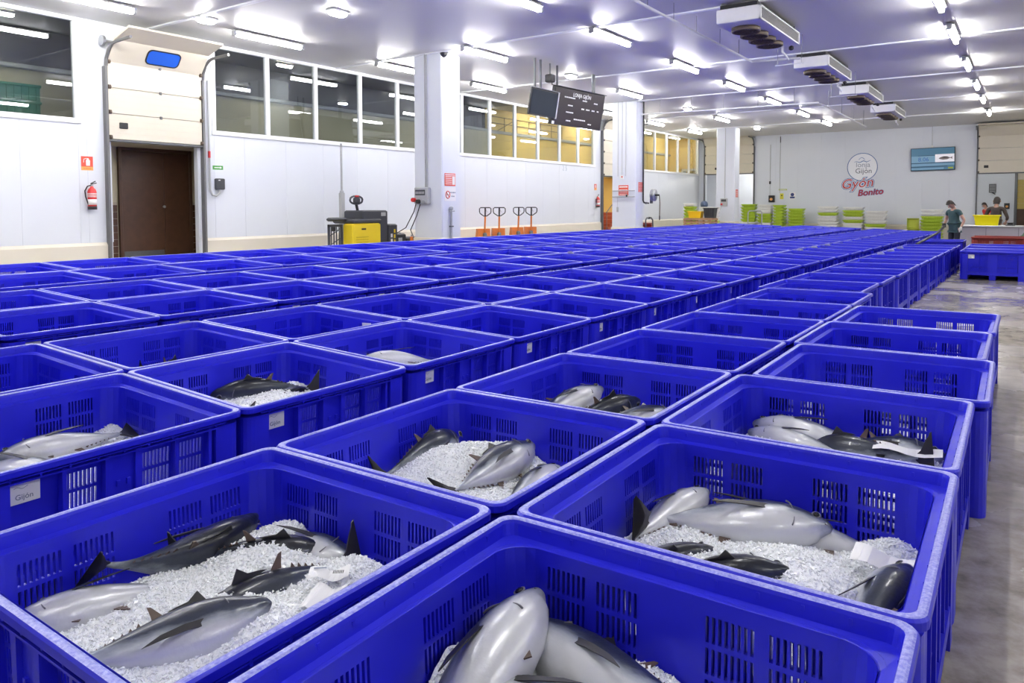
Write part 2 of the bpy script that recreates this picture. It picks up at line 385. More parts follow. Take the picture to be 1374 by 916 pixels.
for (y0, y1) in ((22.8, 28), (31, 36)):
    rl = thing('stair_railing', 'thin brown metal railing above the ledge on the ochre gallery wall'+(' behind the display screens' if y0 < 30 else ' behind the far windows'), 'railing', (XG+.05, y0, 4.48))
    for zz in (.28, .52): MB().tube([(0, 0, zz), (0, y1-y0, zz)], .014, 6).build('rail', FINB, rl)
    k = int((y1-y0)/.75)
    for i in range(k+1): MB().tube([(0, (y1-y0)*i/k, 0), (0, (y1-y0)*i/k, .54)], .012, 6).build('baluster', FINB, rl)
    MB().tube([(0, .4, 0), (0, 1.6, .5)], .012, 6).build('brace', FINB, rl)
for i, y in enumerate((25.3, 29.5, 34.5, 38.3)):  # lamps added to brighten the ochre gallery behind the glass
    t = thing('added_gallery_lamp', 'long added fill lamp on the ceiling of the ochre gallery behind the glass', 'lamp', (-16.0, y, 5.3), group='added lamps in the gallery')
    MB().bbox(-.06, .06, -.7, .7, -.05, 0, .01).build('housing', FRAME, t); MB().bbox(-.045, .045, -.68, .68, -.1, -.05, .02).build('diffuser', TUBEG, t)
for i, y in enumerate((6.0, 12.5, 19.0)):  # smaller lamps added so the grey gallery is not black
    t = thing('added_gallery_lamp', 'small added fill lamp on the dark ceiling of the grey gallery behind the glass', 'lamp', (-16.0, y, 5.3), group='small added lamps in the gallery')
    MB().bbox(-.06, .06, -.25, .25, -.05, 0, .01).build('housing', FRAME, t); MB().bbox(-.045, .045, -.23, .23, -.1, -.05, .02).build('diffuser', TUBEG, t)
# green crates stacked in the gallery
def crate(h=.32, lx=.62, ly=.9):
    m_ = MB(); t_ = .02
    m_.box(-lx/2, lx/2, -ly/2, ly/2, 0, .02)
    for s_ in (-1, 1):
        m_.bbox(s_*lx/2-t_ if s_ > 0 else -lx/2, lx/2 if s_ > 0 else -lx/2+t_, -ly/2, ly/2, .02, h, .004); m_.bbox(-lx/2, lx/2, s_*ly/2-t_ if s_ > 0 else -ly/2, ly/2 if s_ > 0 else -ly/2+t_, .02, h, .004)
    rim_ = MB()
    for s_ in (-1, 1):
        rim_.bbox(min(s_*lx/2, s_*(lx/2+.02)), max(s_*lx/2, s_*(lx/2+.02)), -ly/2-.02, ly/2+.02, h-.05, h, .004)
        rim_.bbox(-lx/2, lx/2, min(s_*ly/2, s_*(ly/2+.02)), max(s_*ly/2, s_*(ly/2+.02)), h-.05, h, .004)
    for k in range(7):
        y = -ly/2+ly*(k+.5)/7
        rim_.box(lx/2, lx/2+.012, y-.012, y+.012, .02, h-.05)
    return m_, rim_
cb, cr = crate(); cbm = cb.mesh('crate_body', GREENCR); crm = cr.mesh('crate_rim', GREENCR)
for i, (y, k) in enumerate(((5.25, 0), (5.25, 1), (5.25, 2), (6.22, 0), (6.22, 1), (6.22, 2), (4.25, 0), (4.25, 1))):
    t = thing('green_crate', 'green plastic crate stacked behind the gallery window', 'crate', (-16.35, y, 3.0+.325*k), group='green crates behind the glass')
    link('body', cbm, t); link('rim', crm, t)

# vestibule behind the first loading door
mb = MB()
mb.box(-16.35, -16.25, 6.6, 10.2, .1, 2.9); mb.box(-16.3, XW-.14, 6.6, 6.7, .1, 2.9); mb.box(-16.3, XW-.14, 10.1, 10.2, .1, 2.9)
vest = struct(mb.build('wall_vestibule', BEIGE))
tm = MB().bbox(0, .015, .004, .236, .004, .146, .004).mesh('tile', TILE)
mb = MB(); mb.box(-16.25, -16.24, 6.76, 8.21, .25, 1.68); mb.box(-16.25, -16.24, 9.95, 10.1, .25, 1.68); mb.build('tile_grout', GROUT, vest)
for c in range(9):
    for a in ([6.77+.24*k for k in range(6)]+[9.95]):
        if a == 9.95:
            MB().bbox(0, .015, .004, .146, .004, .146, .004).build('tile', TILE, vest, loc=(-16.24, a, .27+.15*c))
        else: link('tile', tm, vest, loc=(-16.24, a-(.0), .27+.15*c))
bd = thing('double_door', 'dark brown wooden double door with a round knob behind the raised shutter', 'door', (-16.24, 8.3, .3))
for y0, y1, nm in ((0, .955, 'leaf'), (.965, 1.57, 'leaf')):
    lf = MB().bbox(0, .05, y0, y1, .12, 2.5, .008).build(nm, BROWN, bd)
fr_ = MB(); fr_.bbox(-.0, .07, -.07, 0, 0, 2.6, .008); fr_.bbox(0, .07, 1.57, 1.64, 0, 2.6, .008); fr_.bbox(0, .07, -.0, 1.57, 2.51, 2.6, .008); fr_.build('door_frame', BROWN, bd)
MB().lathe([(.012, 0), (.012, .04), (.03, .05), (.034, .07), (.02, .085)], 12, axis='x', o=(.05, .92, 1.28)).build('door_knob', STEEL, bd, True)
MB().bbox(.05, .056, 0.02, .93, .12, .3, .004).build('kick_plate', DARKSTEEL, bd)
struct(MB().box(-16.35, XW-.14, 6.6, 10.2, 2.88, 2.9).build('ceiling_vestibule', BEIGE))

# sectional overhead doors -------------------------------------------------
def roller(m_, y, x, z): m_.lathe([(.012, 0), (.03, .004), (.03, .03), (.012, .034)], 10, axis='y', o=(x, y, z))
def sectional_door(n, label, origin, yaw_, wid, zb, ztop, nsec, window=False, handle=.2):
    """local x = along the opening, local -y = into the hall"""
    t = link('door_%d' % n, None, None, origin, (0, 0, yaw_)); struct(t); t['label'] = label
    h = (ztop-zb)/nsec
    for k in range(nsec):
        s_ = MB().bbox(.06, wid-.06, -.10, -.055, zb+h*k+.004, zb+h*(k+1)-.004, .008)
        for q in range(1, 4): s_.box(.07, wid-.07, -.1035, -.1, zb+h*k+h*q/4-.004, zb+h*k+h*q/4+.004)
        sec = s_.build('section', DOORC, t)
        if k == 0 and handle: 
            MB().bbox(handle, handle+.17, -.125, -.1, zb+.22, zb+.34, .01).build('handle_cup', BLACK, sec)
        if k: MB().bbox(wid*.52, wid*.52+.05, -.125, -.1, zb+h*k-.03, zb+h*k+.03, .006).build('hinge', DARKSTEEL, sec)
    # leaning section, then flat section under the ceiling
    a = R(38); p0 = (-.08, ztop); p1 = (p0[0]-h*sin(a), p0[1]+h*cos(a)); p2 = (p1[0]-.55, min(p1[1]+.16, ZC-.12))
    def slab(q0, q1, x0, x1, nm, m_, th=.022, par=t):
        d = Vector((q1[0]-q0[0], q1[1]-q0[1])).normalized(); nx = Vector((-d.y, d.x))*th
        pts = [(q0[0]+nx.x, q0[1]+nx.y), (q1[0]+nx.x, q1[1]+nx.y), (q1[0]-nx.x, q1[1]-nx.y), (q0[0]-nx.x, q0[1]-nx.y)]
        return MB().prism(pts, x0, x1, 'yz').build(nm, m_, par)
    ls = slab(p0, p1, .06, wid-.06, 'section', DOORC); slab(p1, p2, .06, wid-.06, 'section', DOORC)
    MB().bbox(wid*.52, wid*.52+.05, -.125, -.09, ztop-.03, ztop+.03, .006).build('hinge', DARKSTEEL, ls)
    if window:
        d = Vector((p1[0]-p0[0], p1[1]-p0[1])).normalized(); nrm = Vector((-abs(d.y), d.x if d.x < 0 else -d.x)); nrm = Vector((-d.y, d.x))
        def rr(w_, h_, r_, off):
            out = []
            for cx, cz, a0 in ((w_/2-r_, h_/2-r_, 0), (-w_/2+r_, h_/2-r_, 90), (-w_/2+r_, -h_/2+r_, 180), (w_/2-r_, -h_/2+r_, 270)):
                for q in range(5):
                    an = R(a0+22.5*q); u, v_ = cx+r_*cos(an), cz+r_*sin(an)+h*.5
                    out.append((wid*.53+u, p0[0]+d.x*v_+nrm.x*off, p0[1]+d.y*v_+nrm.y*off))
            return out
        sgn = 1 if nrm.x < 0 else -1
        MB().loft([rr(.72, .34, .1, sgn*.018), rr(.72, .34, .1, sgn*.032)], cap=True).build('window_gasket', BLACK, ls)
        MB().loft([rr(.67, .29, .085, sgn*.03), rr(.67, .29, .085, sgn*.036)], cap=True).build('window_pane', BLUEWIN, ls)
    # tracks with rollers
    for x in (.0, wid-.05):
        tr_ = MB().bbox(x, x+.05, -.13, -.0, 0, ztop-.1, .006)
        arc = [(x+.025, -.12, ztop-.1)]+[(x+.025, -.12-.38*(1-cos(R(q))), ztop-.1+.42*sin(R(q))) for q in (20, 45, 70, 90)]+[(x+.025, -.12-.95, min(ztop+.34, ZC-.1))]
        tr_.tube(arc, .032, 6); tr_.build('track', DARKSTEEL if n > 1 else mat('track_steel', (.16, .16, .16), .45, metal=.4), t)
        ro = MB()
        for k in range(nsec+1): roller(ro, -.09, 0, 0) if False else ro.lathe([(.012, 0), (.042, .01), (.042, .05), (.012, .06)], 10, axis='x', o=((x+.05 if x < .1 else x-.06), -.12, zb+.04+h*k*.97))
        ro.build('roller', FANB, t)
    sp = MB().tube([(-.03, -.12, min(ztop+.38, ZC-.1)), (wid+.03, -.12, min(ztop+.38, ZC-.1))], .025, 8)
    sp.lathe([(.03, 0), (.1, .01), (.1, .06), (.03, .07)], 14, axis='x', o=(-.07, -.12, min(ztop+.38, ZC-.11))); sp.build('spring_shaft', STEEL, t)
    MB().bbox(.05, wid-.05, -.12, -.05, zb-.05, zb, .01).build('bottom_seal', DARKSTEEL, t)
    fr2 = MB(); fr2.bbox(-.0, .05, -.0, .12, 0, zb+.02, .005); fr2.bbox(wid-.05, wid, 0, .12, 0, zb+.02, .005); fr2.build('jamb', FRAME, t)
    return t
sectional_door(1, 'cream sectional overhead door half raised with a blue window, beside the fire extinguisher', (XW, 7.36, .3), pi/2, 2.12, 2.62, 4.14, 3, True, .26)
sectional_door(2, 'cream sectional overhead door raised above the ochre stairwell', (XW, 27.95, .3), pi/2, 2.6, 2.55, 4.55, 4, False, 1.6)
sectional_door(3, 'cream sectional overhead door half raised behind the far white column', (-14.70, YB, .25), 0, 2.75, 3.02, 4.52, 3, False, .62)
sectional_door(4, 'cream sectional overhead door half raised over the opening beside the counter', (-2.02, YB, .02), 0, 4.5, 2.98, 4.62, 3, False, .28)

# stairwell behind the second door
mb = MB(); mb.box(-18.6, -18.5, 26.8, 31.5, 0, 2.88); mb.box(-18.5, XW-.14, 31.3, 31.4, 0, 2.88); mb.box(-18.5, XW-.14, 26.9, 27.0, 0, 2.88)
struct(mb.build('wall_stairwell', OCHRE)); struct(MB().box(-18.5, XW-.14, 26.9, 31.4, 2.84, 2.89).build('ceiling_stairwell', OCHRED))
st = thing('staircase', 'reddish brown stair flight climbing inside the ochre stairwell', 'staircase', (-15.4, 29.2, .3))
for k in range(8): MB().bbox(-1.0, 0, .26*k*.8, .26*k*.8+1.2-.12*k, .16*k, .16*(k+1), .01).build('step', STAIR, st) if k < 6 else None
MB().tube([(.02, 0, .95), (.02, 1.6, 1.95)], .022, 8).build('handrail', DARKSTEEL, st)
MB().tube([(.02, .05, 0), (.02, .05, .97)], .018, 8).build('handrail_post', DARKSTEEL, st)
t = thing('added_bulb', 'added fill lamp on the stairwell ceiling behind the second loading door', 'lamp', (-16.3, 29.2, 2.84))  # added lamp, only there to brighten the stairwell
MB().bbox(-.08, .08, -.45, .45, -.05, 0, .01).build('housing', FRAME, t); MB().bbox(-.06, .06, -.43, .43, -.1, -.05, .02).build('diffuser', TUBEG, t)
# rooms behind the back wall doors
mb = MB(); mb.box(-16, -10.5, 43.0, 43.1, -.3, 3.6); mb.box(-16.1, -16, YB+.14, 43.1, -.3, 3.6); mb.box(-10.5, -10.4, YB+.14, 43.1, -.3, 3.6)
struct(mb.build('wall_cold_room', WALL)); struct(MB().box(-16.1, -10.4, YB+.14, 43.1, 3.5, 3.6).build('ceiling_cold_room', WALL))
t = thing('added_bulb', 'added fill lamp on the ceiling of the white room behind the far column', 'lamp', (-13.2, 41.4, 3.5))  # added lamp that lights up the white room
MB().bbox(-.7, .7, -.06, .06, -.05, 0, .01).build('housing', FRAME, t); MB().bbox(-.68, .68, -.045, .045, -.1, -.05, .02).build('diffuser', TUBEW, t)
iw = MB(); 
for x in (-12.9, -12.42, -11.95): iw.bbox(x-.03, x+.03, 42.92, 42.98, 2.55, 3.35, .005)
iw.bbox(-12.9, -11.95, 42.92, 42.98, 2.5, 2.58, .005); iw.bbox(-12.9, -11.95, 42.92, 42.98, 3.3, 3.38, .005)
wf = struct(iw.build('window_5', FRAME)); MB().box(-12.9, -11.95, 42.94, 42.95, 2.55, 3.35).build('pane', GREYP, wf)
mb = MB(); mb.box(-3.5, 6, 46, 46.1, -.3, 3.6); mb.box(-3.6, -3.5, YB+.14, 46.1, -.3, 3.6); mb.box(5.9, 6, YB+.14, 46.1, -.3, 3.6)
struct(mb.build('wall_loading_bay', WALL)); struct(MB().box(-3.6, 6, YB+.14, 46.1, 3.55, 3.65).build('ceiling_loading_bay', WALL))
sh = thing('roller_shutter', 'ochre yellow shutter with brown lower band in the room beyond the counter', 'shutter', (-.55, 45.95, 0))
for k in range(5): MB().bbox(0, 5, -.06, 0, 1.35+.3*k, 1.645+.3*k, .01).build('slat', OCHRED, sh)
MB().bbox(0, 5, -.07, 0, 0, 1.35, .01).build('lower_band', BROWN, sh); MB().bbox(0, 5, -.09, 0, 2.85, 3.5, .01).build('header', DOORC, sh); MB().bbox(-.12, 0, -.14, 0, 0, 3.5, .01).build('guide', DARKSTEEL, sh)
t = thing('added_bulb', 'added fill lamp on the ceiling of the room beyond the counter', 'lamp', (-1.5, 42.4, 3.55))  # added lamp to lift the room past the counter
MB().bbox(-.7, .7, -.06, .06, -.05, 0, .01).build('housing', FRAME, t); MB().bbox(-.68, .68, -.045, .045, -.1, -.05, .02).build('diffuser', TUBEW, t)

# ------------------------------------------------------------------ columns
def column(x0, x1, y0, y1, label):
    t = thing('column', label, 'column', ((x0+x1)/2, (y0+y1)/2, fz(x0)), group='white panelled columns')
    a, c = (x1-x0)/2, (y1-y0)/2; H = ZC-fz(x0)
    MB().bbox(-a, a, -c, c, .0, H-.002, .03).build('shaft', WALL, t)
    m_ = MB(); m_.bbox(-a-.03, a+.03, -c-.03, c+.03, 0, .55, .02); m_.build('plinth', PLINTH, t)
    return t
column(-12.26, -11.38, 13.35, 14.05, 'white clad column with a grey socket box, nearest the yellow pallet truck')
column(-12.15, -11.22, 23.5, 24.1, 'white clad column with a hose reel and red notice')
column(-12.15, -11.28, 34.1, 34.8, 'white clad column in front of the far half raised door')

# ------------------------------------------------------------------ lamps
lh = MB().bbox(-.085, .085, -.84, .84, -.03, 0, .008).mesh('lamp_housing', GREYP)
ldm = MB(); ldm.tube([(0, -.82, -.075), (0, -.80, -.075), (0, .80, -.075), (0, .82, -.075)], [.03, .046, .046, .03], 10); ld = smooth_angle(ldm.mesh('lamp_tube', TUBE))
lc = MB().bbox(-.05, .05, -.03, .03, -.12, 0, .01).mesh('lamp_cap', GREYP)
def long_lamp(x, y, label, grp):
    t = thing('ceiling_lamp', label, 'lamp', (x, y, ZC-.03), group=grp)
    link('housing', lh, t); link('diffuser', ld, t); link('end_cap', lc, t, (0, -.85, 0)); link('end_cap', lc, t, (0, .85, 0))
ORDL = lambda q: '%d%s' % (q, 'th' if 10 <= q % 100 <= 20 else {1: 'st', 2: 'nd', 3: 'rd'}.get(q % 10, 'th'))
for x, ys, nm in ((-13.35, (-1.7, 2.3, 6.3, 10.05, 14.05, 17.85, 21.9, 25.9, 29.85, 34.4), 'row by the windowed wall'),
                  (-10.5, (-2.0, 2.0, 5.7, 13.9, 21.5, 30.05), 'row along the white columns'),
                  (-7.3, (-1.6, 2.4, 6.4, 10.45, 14.05, 18.1, 21.95, 25.95, 30.05, 34.05), 'row beside the ceiling coolers'),
                  (-1.4, (-1.3, 2.7, 6.7, 10.7, 14.7, 17.9, 21.9, 25.8, 29.4, 33.85), 'row above the wet floor'),
                  (4.5, (-1.3, 2.7, 6.7, 10.7, 14.7, 18.7, 22.7, 26.7, 30.7, 34.7), 'row by the plain wall')):
    for q, y in enumerate(ys): long_lamp(x, y, 'long ceiling lamp, %s from the back wall, %s' % (ORDL(len(ys)-q), nm), 'fluorescent lamps '+nm)
sh_ = MB().bbox(-.12, .12, -.2, .2, -.05, 0, .02).mesh('small_housing', GREYP); sd_ = MB().bbox(-.09, .09, -.17, .17, -.11, -.05, .03).mesh('small_diffuser', TUBE)
for x, y, wh in ((-13.0, 8.35, 'by the door with the blue window'), (-10.55, 9.45, 'before the first column'), (-10.45, 17.75, 'above the display board'), (-10.5, 26.35, 'past the second column'), (-10.5, 34.85, 'beside the far column')):
    t = thing('bulkhead_lamp', 'small square bulkhead lamp on the ceiling '+wh, 'lamp', (x, y, ZC), group='small bulkhead lamps')
    link('housing', sh_, t); link('diffuser', sd_, t)

# ------------------------------------------------------------------ ceiling coolers
def cooler(y0, label):
    t = thing('ceiling_cooler', label, 'air cooler', (-4.32, y0, 4.83), group='white ceiling coolers in a row')
    L = 2.65; hx = .38; H = .25
    MB().bbox(-hx, hx, 0, L, 0, H, .012).build('casing', WHITEP, t)
    MB().box(-hx+.05, hx-.05, .05, L-.05, H, H+.08).build('gap_shade', BLACK, t)  # black block standing in for the shaded gap up to the ceiling
    MB().box(hx, hx+.004, .06, L-.06, .04, H-.03).build('coil_face', LGREY, t)
    m_ = MB(); m_.bbox(hx-.005, hx+.03, 0, .05, 0, H, .006); m_.bbox(hx-.005, hx+.03, L-.05, L, 0, H, .006); m_.bbox(hx-.005, hx+.03, 0, L, H-.03, H, .006); m_.bbox(hx-.005, hx+.03, 0, L, 0, .035, .006)
    m_.build('coil_frame', WHITEP, t)
    for k in range(7): MB().box(hx+.004, hx+.012, .06, L-.06, .05+.025*k, .056+.025*k).build('fin', DARKSTEEL, t)
    for k in range(4):
        y = .55+.5*k
        f_ = MB().lathe([(.235, 0), (.255, -.01), (.255, -.075), (.235, -.085), (.215, -.075), (.215, 0)], 20, o=(-.02, y, 0)).build('fan_ring', FANB, t, True)
        g = MB()
        for q in (.07, .12, .17): g.tube([(-.02+q*cos(2*pi*i/16), y+q*sin(2*pi*i/16), -.08) for i in range(16)], .005, 4, closed=True)
        for q in range(8): g.tube([(-.02, y, -.08), (-.02+.21*cos(pi*q/4), y+.21*sin(pi*q/4), -.08)], .005, 4)
        for q in range(5):
            a = 2*pi*q/5; g.poly([(-.02+.03*cos(a), y+.03*sin(a), -.03), (-.02+.2*cos(a), y+.2*sin(a), -.045), (-.02+.2*cos(a+.7), y+.2*sin(a+.7), -.02), (-.02+.03*cos(a+.7), y+.03*sin(a+.7), -.02)])
        g.build('fan_guard', FANB, f_)
    MB().tube([(.1, L-.1, 0), (.1, L-.1, -.12), (.1, L+.35, -.2)], .022, 8).build('drain_pipe', PIPE, t)
    MB().lathe([(.02, 0), (.05, -.02), (.05, -.07), (.02, -.09)], 10, o=(.25, L-.02, 0)).build('valve', BLACK, t, True)
    m_ = MB()
    for x in (-hx+.06, hx-.06):
        for y in (.1, L-.1): m_.tube([(x, y, H), (x, y, ZC-4.83)], .012, 6)
    m_.build('hanger', DARKSTEEL, t)
cooler(13.1, 'white ceiling cooler with four brown fan rings, the one largest to see')
cooler(18.4, 'second white ceiling cooler along the row towards the screen wall')
cooler(23.55, 'third white ceiling cooler along the row towards the screen wall')
cooler(28.7, 'white ceiling cooler nearest the wall with the blue screen')
def hung_pipe(pts, rods, label, r=.025):
    t = thing('drain_pipe', label, 'pipe', (0, 0, 0)); MB().tube(pts, r, 8).build('pipe', PIPE, t)
    for x, y, z in rods: MB().tube([(x, y, z), (x, y, ZC)], .006, 5).build('hanger', DARKSTEEL, t)
hung_pipe([(-5.3, 9.5, 4.9), (-5.3, 17.1, 4.86), (-4.25, 17.2, 4.84)], [(-5.3, y, 4.88) for y in (10.4, 11.5, 12.6, 13.7, 15.0, 16.2)], 'white drain pipe hung beside the largest ceiling cooler')
hung_pipe([(-11.1, 23.62, 4.72), (-5.3, 23.62, 4.66), (-5.3, 31.5, 4.62)], [(x, 23.62, 4.7) for x in (-10.4, -9.3, -8.2, -7.1, -6.0)]+[(-5.3, y, 4.64) for y in (25, 27, 29, 31)], 'long white drain pipe hung under the ceiling joint by the second column')
hung_pipe([(-4.6, 16.5, 4.6), (-4.0, 16.5, 4.6)], [(-4.55, 16.5, 4.6), (-4.05, 16.5, 4.6)], 'short pipe bracket hung below the end of the largest cooler', .012)
hung_pipe([(-4.6, 21.8, 4.55), (-3.9, 21.8, 4.55)], [(-4.55, 21.8, 4.55), (-3.95, 21.8, 4.55)], 'short pipe bracket hung below the end of the second cooler', .012)

# ------------------------------------------------------------------ blue slotted bins
W = 1.188; H = .603; hw = W/2
def rloop(off, z, r, us, n_=5):
    """closed loop, square of half side hw-off with rounded corners; us = positions along each side"""
    h = hw-off; out = []
    for k in range(4):
        a0 = -90+90*k
        # side k runs counter-clockwise; k=0 side: y=-h from -x to +x
        for u in us:
            p = (u-hw, -h); ca, sa = cos(R(90*k)), sin(R(90*k)); out.append((p[0]*ca-p[1]*sa, p[0]*sa+p[1]*ca, z))
        for q in range(n_):
            an = R(-90+90*(q+.5)/n_); p = (h-r+r*cos(an), -h+r+r*sin(an)); ca, sa = cos(R(90*k)), sin(R(90*k))
            out.append((p[0]*ca-p[1]*sa, p[0]*sa+p[1]*ca, z))
    return out
def bin_body():
    mb = MB(); groups = [(.20, .335), (.365, .50), (.69, .825), (.855, .99)]
    us = [.17]; slot = []
    for g0, g1 in groups:
        p = (g1-g0)/8
        for k in range(8): us += [g0+p*k+.0040, g0+p*k+.0040+.0092]; slot.append((len(us)-2, g0))
    us.append(W-.17)
    zs = [.115]; rows = []
    for z0, z1 in ((.185, .25), (.265, .335), (.35, .42), (.435, .505)): zs += [z0, z1]; rows.append(len(zs)-2)
    zs.append(.55)
    inner = []; outer = []
    for z in zs:
        t = (z-.115)/(.55-.115)
        inner.append(rloop(.088-.016*t, z, .10, us)); outer.append(rloop(.073-.016*t, z, .09, us))
    N = len(inner[0]); k0 = len(mb.v)
    for L in inner: mb.v += L
    k1 = len(mb.v)
    for L in outer: mb.v += L
    per = len(us)+5
    holes = set()
    for k in range(4):
        for i, g0 in slot:
            for ri, j in enumerate(rows):
                if k == 1 and g0 == groups[0][0] and ri >= 2: continue      # blank plate behind the label
                holes.add((j, k*per+i))
    for j in range(len(zs)-1):
        for i in range(N):
            i2 = (i+1) % N
            a, b_, c, d = k0+j*N+i, k0+j*N+i2, k0+(j+1)*N+i2, k0+(j+1)*N+i
            A, B, C, D = k1+j*N+i, k1+j*N+i2, k1+(j+1)*N+i2, k1+(j+1)*N+i
            if (j, i) in holes:
                mb.quad_idx((a, b_, B, A)); mb.quad_idx((b_, c, C, B)); mb.quad_idx((c, d, D, C)); mb.quad_idx((d, a, A, D))
            else: mb.quad_idx((d, c, b_, a)); mb.quad_idx((A, B, C, D))
    # outside ribs
    def rbox(k, u0, u1, o0, o1, z0, z1):
        ca, sa = cos(R(90*k)), sin(R(90*k)); pts = []
        kk = len(mb.v)
        for z in (z0, z1):
            for u, o in ((u0, o0), (u1, o0), (u1, o1), (u0, o1)):
                x, y = u-hw, -(hw-o); pts.append((x*ca-y*sa, x*sa+y*ca, z))
        mb.v += pts
        for q in ((0,3,2,1),(4,5,6,7),(0,1,5,4),(1,2,6,5),(2,3,7,6),(3,0,4,7)): mb.quad_idx([kk+i for i in q])
    for k in range(4):
        for u in ((.178, .35, .84, 1.01) if k != 1 else (.35, .84, 1.01)): rbox(k, u-.008, u+.008, .02, .066, .10, .548)
        rbox(k, .515, .545, .02, .066, .10, .548); rbox(k, .645, .675, .02, .066, .10, .548); rbox(k, .545, .645, .035, .066, .12, .548)
        rbox(k, .565, .58, .025, .04, .40, .425); rbox(k, .61, .625, .025, .04, .40, .425)
        rbox(k, .10, W-.10, .012, .06, .538, .545); rbox(k, .10, W-.10, .014, .034, .555, .560)
        for q in range(9): rbox(k, .15+.111*q-.004, .15+.111*q+.004, .014, .034, .548, .585)
        rbox(k, .10, W-.10, .016, .075, .10, .165)
        rbox(k, .18, 1.0, .03, .066, .258, .262)
    for k in range(4):                                                     # corner posts
        ca, sa = cos(R(90*k)), sin(R(90*k)); poly = []
        for a_, c_ in [(hw-.15, -hw+.014)]+[(hw-.014-.05+.05*cos(R(an)), -hw+.014+.05+.05*sin(R(an))) for an in (-90, -68, -45, -22, 0)]+[(hw-.014, -hw+.15), (hw-.06, -hw+.15), (hw-.075, -hw+.075), (hw-.15, -hw+.06)]:
            poly.append((a_*ca-c_*sa, a_*sa+c_*ca))
        mb.prism(poly, .0, .546, 'xy')
    return mb.mesh('bin_body', BLUE)
def bin_rim():
    mb = MB(); us = [.14, .45, .74, W-.14]
    spec = [(.02, .560, .04), (.0, .572, .05), (.0, .594, .05), (.005, .6015, .05), (.011, .603, .05), (.020, .603, .047), (.028, .600, .044), (.031, .590, .042), (.036, .553, .042), (.066, .548, .10), (.071, .545, .10)]
    L = [rloop(*s, us) for s in spec]; N = len(L[0]); k = len(mb.v)
    for q in L: mb.v += q
    for j in range(len(L)-1):
        mb.mi = 1 if j in (3, 4, 5) else 0
        for i in range(N): i2 = (i+1) % N; mb.quad_idx((k+j*N+i, k+j*N+i2, k+(j+1)*N+i2, k+(j+1)*N+i))
    return mb.mesh('bin_rim', [BLUE, SCUFF_GLINT])
def bin_base():
    mb = MB(); mb.loft([rloop(.085, .095, .09, [.17, W-.17]), rloop(.085, .118, .09, [.17, W-.17])], cap=True)
    for y in (-.5, 0, .5): mb.bbox(-hw+.03, hw-.03, y-.06, y+.06, 0, .028, .006)
    for x in (-.5, 0, .5):
        for y in (-.5, 0, .5): mb.bbox(x-.07, x+.07, y-.06, y+.06, .02, .10, .008)
    return mb.mesh('bin_base', BLUE)
BB, BR, BS = bin_body(), bin_rim(), bin_base()
LBL = MB().bbox(hw-.050, hw-.0455, -.44, -.325, .445, .527, .001).mesh('bin_label', PAPER)
LTX = text_mesh('Gijón', .030, INK, extrude=.0006); 
LWV = MB()
for i in range(12):
    y0, y1 = -.42+.0042*i, -.42+.0042*(i+1); f_ = lambda y: .508+.004*sin((y+.42)*150)
    LWV.poly([(hw-.0450, y0, f_(y0)), (hw-.0450, y1, f_(y1)), (hw-.0450, y1, f_(y1)+.002), (hw-.0450, y0, f_(y0)+.002)])
LWV = LWV.mesh('label_wave', INK)
ORDN = lambda q: '%d%s' % (q, 'th' if 10 <= q % 100 <= 20 else {1: 'st', 2: 'nd', 3: 'rd'}.get(q % 10, 'th'))
BINS = {}
def make_bin(x0, y0, label, group, lab=False, yawd=None, key=None, small=False, rotk=0):
    cx, cy = x0+hw, y0+hw; s_ = slope(cx)
    t = thing('slotted_bin', label, 'plastic bin', (cx, cy, fz(cx)), (0, -math.atan(s_), R(random.uniform(-.35, .35) if yawd is None else yawd)), group)
    link('body', BB, t); link('rim', BR, t); link('base', BS, t)
    if lab:
        l_ = link('label_plate', LBL, t); l_['label'] = 'white paper label'
        link('lettering', LTX, l_, (hw-.0450, -.383, .462), FACE_PX); link('wave_mark', LWV, l_)
    if key: BINS[key] = t
    return t
def drift(y): return .022*max(0, y-9)
def near(x, y): return any(in_view((x+dx, y+dy, .6)) for dx in (0, .6, 1.2) for dy in (0, .6, 1.2))
G_OPEN = 'blue bins in the line along the wet floor'
LAB_FISH = {
 'Q0': 'blue slotted bin holding a dark-backed tuna and a barcode tag on ice', 'R0': 'blue slotted bin with a big pale tuna leaning head-up against its wall',
 'Q1': 'blue slotted bin with a mound of ice between two tuna', 'R1': 'blue slotted bin with a silver tuna stretched across the ice and a white sheet',
 'Q2': 'blue slotted bin with two small tuna heads showing above thin ice', 'R2': 'blue slotted bin with a dark upright tail and white sheet on ice',
 'P0': 'blue slotted bin with white label and silver tuna showing its long fin', 'P1': 'blue slotted bin with white label and one black-backed tuna on ice',
 'P2': 'blue slotted bin with white label and one pale tuna lying behind its side'}
for k in range(6):
    r_x = [-1.355, -1.36, -1.375, -1.325, -1.385, -1.37][k]; key = 'R%d' % k
    make_bin(r_x, .738+1.195*k, LAB_FISH.get(key, 'blue slotted bin, %s from the far end of the short outer line' % ORDN(6-k)), 'blue bins in the short outer line' if key not in LAB_FISH else 'blue bins filled with tuna and ice', False, [.9, .7, .6, .9, .3, .0][k], key)
for k in range(17):
    key = 'Q%d' % k; y = .738+1.195*k+(0 if k < 7 else .05); x = -2.595 if k < 7 else -2.72+.03*(k-7)
    if k >= 10: x = -2.66+.019*(k-10)
    make_bin(x, y, LAB_FISH.get(key, 'blue slotted bin, %s from the far end of the line facing the wet floor' % ORDN(17-k)), G_OPEN if key not in LAB_FISH else 'blue bins filled with tuna and ice', k % 3 == 1 and k > 6, [-.2, .3, .5, .4, 0, 0, 0][k] if k < 7 else None, key)
